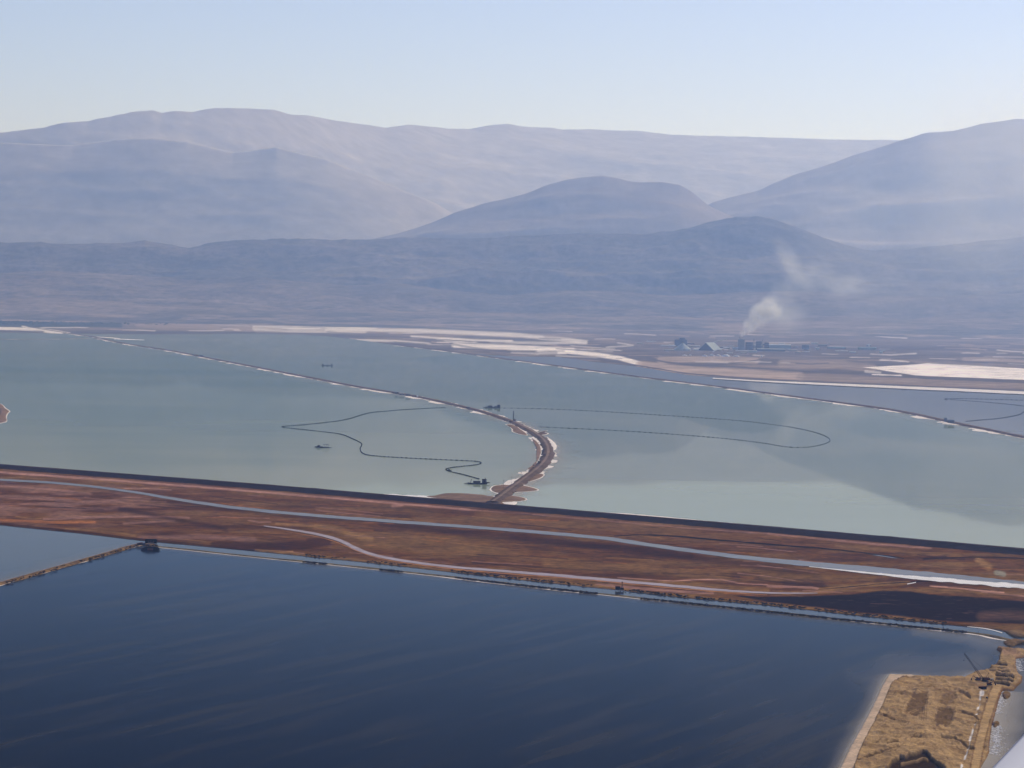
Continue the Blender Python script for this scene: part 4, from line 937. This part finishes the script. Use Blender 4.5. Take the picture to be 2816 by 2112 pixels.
def pole(px, py, z, h, label, arm=True, r=.22, grp='utility poles by the causeway foot'):
    t = thing('utility_pole', label, 'pole', G(px, py, z), .3, grp)
    MB().bar((0, 0, 0), (0, 0, h), r, 6, r*.7).build('shaft', K['steel'], t)
    if arm:
        MB().box(-2.4, 2.4, -.15, .15, h-1.6, h-1.3).build('crossarm', K['steel'], t)
        MB().box(-1.6, 1.6, -.15, .15, h-3.4, h-3.1).build('crossarm', K['steel'], t)
pole(1385, 1342, .8, 18, 'thin pole on the rounded spit at the causeway foot, leftmost of three')
pole(1407, 1336, .8, 20, 'thin pole beside the causeway foot, middle of three')
pole(1433, 1322, 2, 20, 'thin pole farther up the causeway, rightmost of three')
for x, y, h, lb in ((2594, 1731, 3.4, 'short dark post in the narrow canal, left of two'), (2690, 1743, 4.4, 'short dark post in the narrow canal near its right end')):
    t = thing('mooring_post', lb, 'post', G(x, y, 0), 0, 'posts in the narrow canal'); MB().bar((0, 0, -1), (0, 0, h), .32, 6).build('shaft', K['black'], t); MB().bar((0, 0, h), (0, 0, h+.5), .6, 6).build('cap', K['rust'], t)

def shed(name, label, cat, px, py, w_, d_, h_, wall, roof, rise=.18, z=1.5, rz=0.0, group=None, parts=(), flat=False):
    t = thing(name, label, cat, G(px, py, z), rz, group)
    if py < 990: t.scale = (1.12, 1.12, 1.12)
    MB().box(-w_/2, w_/2, -d_/2, d_/2, 0, h_).build('wall', wall, t)
    if flat: MB().box(-w_/2-.5, w_/2+.5, -d_/2-.5, d_/2+.5, h_, h_+.8).build('roof', roof, t)
    else: MB().prismx([(-d_/2-.8, h_), (d_/2+.8, h_), (0, h_+d_*rise)], -w_/2-.8, w_/2+.8).build('roof', roof, t)
    return t
# huts on the dikes
G1 = 'cabins and pump sheds on the dikes'
shed('cabin', 'dark cabin with a mast, left end of the cluster on the curved dike', 'cabin', 1091, 1083, 12, 7, 7, K['dark'], K['grey'], z=4, group=G1)
t = thing('mast', 'thin mast at the left end of the cluster on the curved dike', 'mast', G(1086, 1083, 4)); MB().lattice((0, 0, 0), (0, 0, 15), 1.6, .8, .2, 6).build('frame', K['dark'], t)
shed('cabin', 'wide pale-roofed shed in the middle of the cluster on the curved dike', 'shed', 1105, 1086, 18, 8, 6, K['dark'], K['roof'], z=4, group=G1)
shed('cabin', 'dark shed, right end of the cluster on the curved dike', 'shed', 1122, 1089, 17, 8, 6.5, K['dark'], K['dark'], z=4, group=G1)
shed('cabin', 'tiny white box beside the cluster on the curved dike', 'cabin', 1148, 1091, 6, 5, 5, K['roof'], K['roof'], z=4, group=G1, flat=True)
shed('cabin', 'small dark cabin on the far left stretch of the curved dike', 'cabin', 531, 977, 7, 6, 5, K['dark'], K['dark'], z=4, group=G1)
shed('cabin', 'long dark low shed on the far left stretch of the curved dike', 'shed', 553, 980, 18, 7, 5, K['dark'], K['blue'], z=4, group=G1, flat=True)
shed('cabin', 'dark hut on the curved dike just before the crane', 'cabin', 1287, 1123, 13, 6, 4, K['dark'], K['dark'], z=4, group=G1)
shed('pump_tower', 'upright blue-grey tower shed on the far straight dike', 'shed', 2600, 1160, 9, 7, 13, K['blue'], K['blue'], z=4, group=G1)
shed('pump_house', 'blue-roofed gabled shed beside the tower shed on the far straight dike', 'shed', 2615, 1163, 21, 9, 6, K['dark'], K['blue'], .45, z=4, group=G1)

# ------------------------------------------------------------ the plant on the far shore
MP = 2.25
t = thing('salt_store', 'pale green conical store, left of the two big stores at the plant', 'silo', G(1877, 964, 2)); t.scale = (1.12, 1.12, 1.12)
MB().bar((0, 0, 0), (0, 0, 9), 50, 28).build('wall', K['pale'], t); MB().bar((0, 0, 9), (0, 0, 46), 51, 28, 3).build('roof', K['pale'], t); MB().box(-4, 4, -4, 4, 44, 50).build('head_house', K['grey'], t)
t = thing('salt_store', 'big gabled store with dark front and pale roof, beside the conical store', 'shed', G(1941, 964, 2), math.radians(-28)); t.scale = (1.12, 1.12, 1.12)
MB().prism([(-50, 0), (50, 0), (50, 4), (0, 46), (-50, 4)], -2, 118).build('wall', K['dark'], t)
MB().prism([(-53, 3), (0, 49), (53, 3), (50, 3), (0, 46.3), (-50, 3)], -3, 120).build('roof', K['pale'], t)
MB().bar((0, 118, 50), (70, 150, 70), 2.5, 5).build('conveyor', K['pale'], t)
t = shed('plant_building', 'tall dark blue block behind the conical store', 'building', 1872, 952, 78, 40, 42, K['blue'], K['blue'], z=2, flat=True); MB().box(-10, 26, -12, 12, 42.8, 54).build('penthouse', K['blue'], t)
G2 = 'sheds and blocks of the far plant'
specs = [(1790, 940, 60, 14, 3.5, 'roof', 'roof', 'thin white-roofed shed at the far left of the plant'),
 (1838, 952, 92, 18, 5, 'roof', 'roof', 'long white-roofed shed left of the conical store'),
 (1912, 955, 60, 20, 8, 'grey', 'roof', 'pale shed between the conical and the gabled store'),
 (1840, 964, 60, 14, 5, 'grey', 'pale', 'low shed in front left of the conical store'),
 (1998, 960, 40, 20, 10, 'grey', 'roof', 'pale shed right of the gabled store'),
 (2022, 962, 34, 30, 14, 'roof', 'roof', 'bright white block at the foot of the smoke tower'),
 (2040, 966, 76, 18, 4, 'roof', 'roof', 'low long shed with a bluish white roof below the smoke tower'),
 (2120, 966, 170, 26, 13, 'blue', 'pale', 'long blue hall in front of the process blocks'),
 (2142, 958, 150, 40, 22, 'teal', 'roof', 'wide teal hall with a white roof edge, middle of the plant'),
 (2150, 946, 40, 20, 5, 'roof', 'roof', 'small shed with a tan-white roof behind the teal hall'),
 (2215, 960, 46, 30, 24, 'blue', 'blue', 'compact dark blue block right of the teal hall'),
 (2248, 962, 22, 16, 14, 'pale', 'roof', 'narrow pale block beside the compact blue block'),
 (2300, 959, 120, 26, 9, 'blue', 'teal', 'long light blue shed, right part of the plant'),
 (2314, 966, 74, 12, 3.5, 'roof', 'roof', 'thin white-roofed shed below the long light blue shed'),
 (2384, 962, 116, 30, 14, 'teal', 'teal', 'turquoise shed at the right end of the plant'),
 (2216, 968, 44, 12, 3, 'roof', 'roof', 'low white-roofed shed below the compact blue block'),
 (2085, 958, 60, 26, 20, 'grey', 'pale', 'grey shed between the process blocks and the teal hall'),
 (2146, 951, 132, 12, 3.5, 'roof', 'roof', 'long white strip roof just behind the teal hall'), (1760, 946, 46, 14, 5, 'grey', 'pale', 'low grey shed, outermost at the left of the plant'),
 (1900, 946, 50, 14, 6, 'dark', 'grey', 'low dark shed behind and right of the conical store'), (2180, 966, 56, 16, 8, 'grey', 'pale', 'low grey shed in front right of the teal hall'),
 (2262, 952, 60, 16, 9, 'dark', 'teal', 'dark shed behind the compact blue block'), (2070, 969, 50, 14, 9, 'pale', 'pale', 'pale block in the front row under the process blocks'),
 (2345, 970, 40, 14, 6, 'pale', 'pale', 'tan block between the two right-hand sheds'), (2426, 966, 40, 12, 6, 'grey', 'pale', 'small grey shed at the far right of the plant')]
for (px_, py_, w_, d_, h_, a_, b_, lb) in specs:
    shed('plant_building', lb, 'building', px_, py_, w_, d_, h_, K[a_], K[b_], .12, z=2, rz=math.radians(random.uniform(-6, 6)), group=G2)
marks = [(1740, 'outermost grey shed'), (1800, 'far left white shed'), (1877, 'conical store'), (1945, 'gabled store'), (2000, 'white block by the smoke tower'), (2060, 'dark process block'), (2110, 'narrow dark process block'), (2175, 'teal hall'), (2232, 'compact dark blue block'), (2300, 'long light blue shed'), (2384, 'turquoise shed')]
spots = sorted((random.choice((random.uniform(1750, 2440), random.gauss(2080, 80))), random.uniform(946, 972)) for k in range(30)); cnt = {}
for px_, py_ in spots:
    lm = [m_[1] for m_ in marks if m_[0] <= px_][-1]; cnt[lm] = cnt.get(lm, 0)+1; cw = random.choice(('grey', 'pale', 'dark', 'roof', 'blue'))
    shed('plant_building', '%s tiny %s shed right of the %s' % (('first', 'second', 'third', 'fourth', 'fifth', 'sixth', 'seventh', 'eighth', 'ninth', 'tenth')[cnt[lm]-1], dict(grey='grey', pale='tan', dark='dark', roof='white', blue='bluish')[cw], lm),
         'building', px_, py_, random.uniform(10, 46), random.uniform(8, 18), random.uniform(3, 12), K[cw], K[random.choice(('roof', 'pale', 'grey'))], .12, z=2, rz=random.uniform(-.3, .3), group='tiny sheds of the plant sprawl')
for (px_, w_, h_, c_, lb) in ((2038, 40, 66, 'grey', 'tall grey process tower with a white top under the smoke'), (2060, 42, 46, 'dark', 'dark process block right of the smoke tower'),
                        (2086, 34, 52, 'blue', 'blue process block, tallest in the middle of the plant'), (2108, 26, 44, 'dark', 'narrow dark process block, right of the blue one')):
    t = shed('process_block', lb, 'building', px_, 962, w_, 30, h_, K[c_], K['roof'] if c_ == 'grey' else K[c_], z=2, flat=True, group=G2)
    for k in range(1, 4): MB().box(-w_/2-.6, w_/2+.6, -15.8, -15.1, h_*k/4-.8, h_*k/4+.8).build('gallery', K['grey'], t)
for (px_, h_, lb) in ((2034, 78, 'tall thin chimney giving off the smoke'), (2073, 62, 'thin chimney among the process blocks, left of two bare ones'), (2097, 60, 'thin chimney among the process blocks, right of two bare ones')):
    t = thing('chimney', lb, 'chimney', G(px_, 960, 2), 0, 'chimneys of the far plant'); t.scale = (1.12, 1.12, 1.12); MB().bar((0, 0, 0), (0, 0, h_), 3.2, 10, 2.0).build('shaft', K['grey'], t); MB().bar((0, 0, h_-4), (0, 0, h_), 2.7, 10).build('rim', K['dark'], t)
t = thing('conveyor', 'white sloping conveyor running from the gabled store to the plant', 'conveyor', G(1960, 970, 2))
a_, b_, c_ = [Vector(G(x, 968, 2))-Vector(G(1960, 970, 2)) for x in (1960, 1975, 2004)]
MB().bar(a_+Vector((0, 0, 2)), b_+Vector((0, 0, 17)), 2.2, 5).bar(b_+Vector((0, 0, 17)), c_+Vector((0, 0, 30)), 2.4, 5).build('gallery', K['roof'], t)
for q, hh in ((b_, 16), (b_.lerp(c_, .5), 22), (c_, 28)): MB().bar(q, q+Vector((0, 0, hh)), 1.0, 4).build('trestle', K['grey'], t)

def heap(px, py, w_, h_, label):
    n = 22; m_ = MB(); rg = [(1, 0), (.8, .35), (.5, .8), (.2, 1)]
    V = []; sd_ = random.random()*50
    for r_, z_ in rg:
        for i in range(n):
            a_ = 2*math.pi*i/n; k = 1+.35*(float(vnoise(3*math.cos(a_)+sd_, 3*math.sin(a_)+r_))-.5)
            V.append((w_/2*r_*k*math.cos(a_), w_/3.2*r_*k*math.sin(a_), h_*z_*(.8+.4*float(vnoise(a_*2, sd_)))-(.3 if r_ == 1 else 0)))
    Fs = [(r*n+i, r*n+(i+1) % n, (r+1)*n+(i+1) % n, (r+1)*n+i) for r in range(3) for i in range(n)]+[tuple(range(3*n, 4*n))]
    o = link('salt_heap', mesh_np('salt_heap', V, Fs, [K['salt']])); o.location = [float(c) for c in G(px, py, 1.8)]; tag(o, label, 'salt heap', 'white salt heaps in front of the plant')
for a in ((1883, 978, 36, 5, 'small flat salt heap below the conical store, left of the row'), (1938, 980, 36, 11, 'white salt heap, first of the bright row under the gabled store'), (1957, 979, 38, 12, 'white salt heap, second of the bright row'),
          (1975, 979, 34, 10, 'white salt heap in the middle of the bright row'), (1996, 980, 58, 12, 'widest white salt heap of the bright row'), (2025, 981, 46, 9, 'white salt heap at the right end of the bright row'),
          (2095, 982, 18, 10, 'lone small salt heap right of the bright row'), (1898, 978, 22, 6, 'small salt heap just right of the flat one')): heap(*a)

# scrub at the far left shore
m_ = MB()
for k in range(900):
    x = random.uniform(-250, 330)*random.random()**.0; x = random.triangular(-300, 520, 40); y = random.triangular(872, 894, 884) + max(0, x-200)*.012
    p = G(x, y, 1.5); r = random.uniform(4, 11); h_ = random.uniform(4, 10)
    b0 = len(m_.v); n = 6
    for zz, rr in ((0, .8), (.5, 1.0), (1, .35)):
        for i in range(n):
            a_ = 2*math.pi*i/n+k; q = random.uniform(.75, 1.2)
            m_.v.append((p[0]+r*rr*q*math.cos(a_), p[1]+r*rr*q*math.sin(a_), p[2]+h_*zz))
    m_.f += [(b0+j*n+i, b0+j*n+(i+1) % n, b0+(j+1)*n+(i+1) % n, b0+(j+1)*n+i) for j in range(2) for i in range(n)]+[tuple(b0+2*n+i for i in range(n))]
me = bpy.data.meshes.new('scrub'); me.from_pydata([tuple(map(float, p)) for p in m_.v], [], m_.f); me.materials.append(plain('dull_green_scrub', (.035, .05, .025), .9, scale=.02, var=.5))
tag(link('scrub', me), kind='stuff')

def clumps(name, path, n, spread, size, hgt, mat, z=.8, gaps=0.0):
    m_ = MB(); P = G(*np.asarray(path, float).T, z); P, t_ = resample(P, 2.0); N_ = normals(P)
    for k in range(n):
        i = random.randrange(len(P))
        if gaps and float(vnoise(t_[i]/90, 3.3)) < gaps: continue
        p = P[i].copy(); o = random.gauss(0, spread); p[:2] += N_[i]*o; r = size*random.uniform(.5, 1.3); h_ = hgt*random.uniform(.5, 1.3); b0 = len(m_.v); q_ = 6
        for zz, rr in ((-.2, .9), (.5, 1.0), (1, .35)):
            for j in range(q_):
                a_ = 2*math.pi*j/q_+k; q = random.uniform(.7, 1.25); m_.v.append((p[0]+r*rr*q*math.cos(a_), p[1]+r*rr*q*math.sin(a_), p[2]+h_*zz))
        m_.f += [(b0+j*q_+i2, b0+j*q_+(i2+1) % q_, b0+(j+1)*q_+(i2+1) % q_, b0+(j+1)*q_+i2) for j in range(2) for i2 in range(q_)]+[tuple(b0+2*q_+i2 for i2 in range(q_))]
    me = bpy.data.meshes.new(name); me.from_pydata([tuple(map(float, p)) for p in m_.v], [], m_.f); me.materials.append(mat)
    return tag(link(name, me), kind='stuff')
M_tuft = plain('dry_tufts', (.030, .018, .008), .9, scale=.05, var=.5)
clumps('bank_scrub', [p for p in THIN if p[0] < 2760], 1500, 2.2, 2.2, 1.5, M_tuft, 1.0, .52)
clumps('bank_scrub', [(x, yi(MUD_B, x)-3) for x in range(430, 2760, 30)], 900, 5, 2.0, 1.1, M_tuft, 1.2, .5)
clumps('rubble', [(x-9, y+1) for x, y in DIKE1[22:]], 420, 3.5, 3.0, 2.2, plain('dark_rubble', (.05, .035, .025), .95), 1.0, .42)
clumps('rubble', [(x+9, y+1) for x, y in DIKE1[24:]], 150, 2.5, 2.0, 1.6, MATS['dark_rubble'], .8, .5)
SALT_M = MATS['salt_flake'] if 'salt_flake' in MATS else plain('salt_flake', (.88, .84, .80), .9, var=.08)
clumps('salt_crust', [(2760,1903),(2754,1920),(2748,1945),(2742,1962)], 260, 2.2, .9, .35, SALT_M, .1)
clumps('salt_crust', [(2736,1996),(2745,2005),(2738,2030),(2740,2050),(2730,2076)], 420, 3.2, 1.0, .4, SALT_M, .1)
clumps('salt_crust', [(2796,1813),(2800,1832),(2806,1846)], 220, 2.4, .9, .4, SALT_M, .1)
clumps('scrub', LEVEE, 240, 4.0, 1.6, 1.2, M_tuft, 2.0, .45)

# ------------------------------------------------------------ smoke
def smoke_mat(name, dens, sc, col, seed, lo=.38, hi=.62):
    m, n, l = new_mat(name); n.remove(n['Principled BSDF'])
    tc = n.new('ShaderNodeTexCoord'); ln = n.new('ShaderNodeVectorMath'); ln.operation = 'LENGTH'; l.new(tc.outputs['Object'], ln.inputs[0])
    fo = n.new('ShaderNodeMapRange'); fo.interpolation_type = 'SMOOTHSTEP'; fo.inputs[1].default_value = .15; fo.inputs[2].default_value = .98; fo.inputs[3].default_value = 1; fo.inputs[4].default_value = 0
    l.new(ln.outputs['Value'], fo.inputs[0])
    no = n.new('ShaderNodeTexNoise'); no.noise_dimensions = '4D'; no.inputs['W'].default_value = seed; no.inputs['Scale'].default_value = sc; no.inputs['Detail'].default_value = 5; l.new(tc.outputs['Object'], no.inputs['Vector'])
    mr = n.new('ShaderNodeMapRange'); mr.inputs[1].default_value = lo; mr.inputs[2].default_value = hi; l.new(no.outputs[0], mr.inputs[0])
    mu = n.new('ShaderNodeMath'); mu.operation = 'MULTIPLY'; l.new(fo.outputs[0], mu.inputs[0]); l.new(mr.outputs[0], mu.inputs[1])
    m2 = n.new('ShaderNodeMath'); m2.operation = 'MULTIPLY'; m2.inputs[1].default_value = dens; l.new(mu.outputs[0], m2.inputs[0])
    pv = n.new('ShaderNodeVolumePrincipled'); pv.inputs['Color'].default_value = (*col, 1); pv.inputs['Anisotropy'].default_value = .55
    l.new(m2.outputs[0], pv.inputs['Density']); l.new(pv.outputs[0], n['Material Output'].inputs['Volume']); return m
plume = thing('smoke_plume', 'pale smoke rising and drifting right from the plant chimney', 'smoke', G(2034, 960, 2))
plume['kind'] = 'stuff'
bm = bmesh.new(); bmesh.ops.create_icosphere(bm, subdivisions=3, radius=1.0)
for i, (px_, py_, Y, rx, ry, rz_, tilt, dens, sc) in enumerate([tuple([q[0], q[1]]+[v*1.13 for v in q[2:6]]+list(q[6:])) for q in [
    (2044, 916, 20250, 26, 24, 40, 48, .035, 1.6), (2064, 894, 20280, 60, 54, 72, 38, .030, 1.7), (2092, 866, 20300, 92, 80, 98, 24, .028, 1.6), (2118, 848, 20320, 100, 85, 100, 10, .022, 1.5),
    (2165, 868, 20400, 170, 110, 130, 0, .0040, 1.3), (2172, 722, 21200, 100, 90, 240, -28, .0038, 1.5), (2225, 760, 21400, 240, 130, 150, -30, .0028, 1.4), (2150, 812, 20900, 120, 90, 150, 10, .0024, 1.5),
    (2320, 786, 21500, 240, 130, 120, 0, .0038, 1.6), (2480, 640, 22500, 1000, 700, 900, 10, .00025, 1.0), (2780, 470, 23000, 950, 700, 1200, 0, .00062, .9)]]):
    me = bpy.data.meshes.new('puff'); bm.to_mesh(me); me.materials.append(smoke_mat('smoke_%d' % i, dens, sc, (.99, .99, .99), i*3.1, .34, .62))
    o = link('puff', me, plume); o.matrix_parent_inverse = Matrix.Translation(-plume.location)
    o.location = [float(c) for c in AT(px_, py_, Y)]; o.scale = (rx, ry, rz_); o.rotation_euler = (0, math.radians(tilt), 0)
bm.free()

# ------------------------------------------------------------ our own aircraft, just entering the lower right corner
r0, r1 = Vector(ray(2728, 2112)), Vector(ray(2816, 2019)); mm = r0.cross(r1).normalized()
E0 = r0*(3.0/r0.y); nn_ = Vector((.2, -.13, .97)).normalized(); ax = nn_.cross(mm).normalized(); ch = ax.cross(nn_).normalized()
mid = Vector(ray(2816, 2112)) - (r0+r1)/2
if ch.dot(mm)*mid.dot(mm) < 0: ch = -ch
t = thing('aircraft_wing', 'smooth white aircraft surface cutting the lower right corner', 'aircraft', Vector((0, 0, H))+E0)
sec = []
for k in range(28):
    a_ = 2*math.pi*k/28; u = .5-.5*math.cos(a_); sec.append((u*.75, math.copysign(1, math.sin(a_))*abs(math.sin(a_))**.9*.05*(1-.25*u)))
V = []; Fs = []; n = len(sec); rows = [(-.9, 1.0), (-.3, 1.0), (.3, 1.0), (.9, 1.0), (1.5, 1.0)]
for s_, sc in rows:
    for u, w_ in sec: V.append(tuple(ax*s_+ch*u*sc+nn_*w_*sc))
for r in range(len(rows)-1): Fs += [(r*n+i, r*n+(i+1) % n, (r+1)*n+(i+1) % n, (r+1)*n+i) for i in range(n)]
Fs += [tuple(range(n))[::-1], tuple(range((len(rows)-1)*n, len(rows)*n))]
me = mesh_np('skin', V, Fs, [K['white']]); bm = bmesh.new(); bm.from_mesh(me); bmesh.ops.recalc_face_normals(bm, faces=bm.faces); bm.to_mesh(me); bm.free()
link('skin', me, t)


# ------------------------------------------------------------ haze
m, n, l = new_mat('haze_air'); n.remove(n['Principled BSDF']); pv = n.new('ShaderNodeVolumePrincipled')
pv.inputs['Color'].default_value = (*HAZE_COL, 1); pv.inputs['Density'].default_value = HAZE_DENS
pv.inputs['Absorption Color'].default_value = (1, 1, 1, 1); pv.inputs['Anisotropy'].default_value = 0.6
l.new(pv.outputs[0], n['Material Output'].inputs['Volume'])
bx = 60000.0; zlo, zhi = -5.0, 3600.0; y0, y1 = -8000.0, 90000.0
vs = [(sx*bx, yy, zz) for zz in (zlo, zhi) for yy in (y0, y1) for sx in (-1, 1)]
hz = mesh_np('haze', vs, [(0, 2, 3, 1), (4, 5, 7, 6), (0, 1, 5, 4), (2, 6, 7, 3), (0, 4, 6, 2), (1, 3, 7, 5)], [m], smooth=False)
tag(link('haze', hz), kind='stuff')
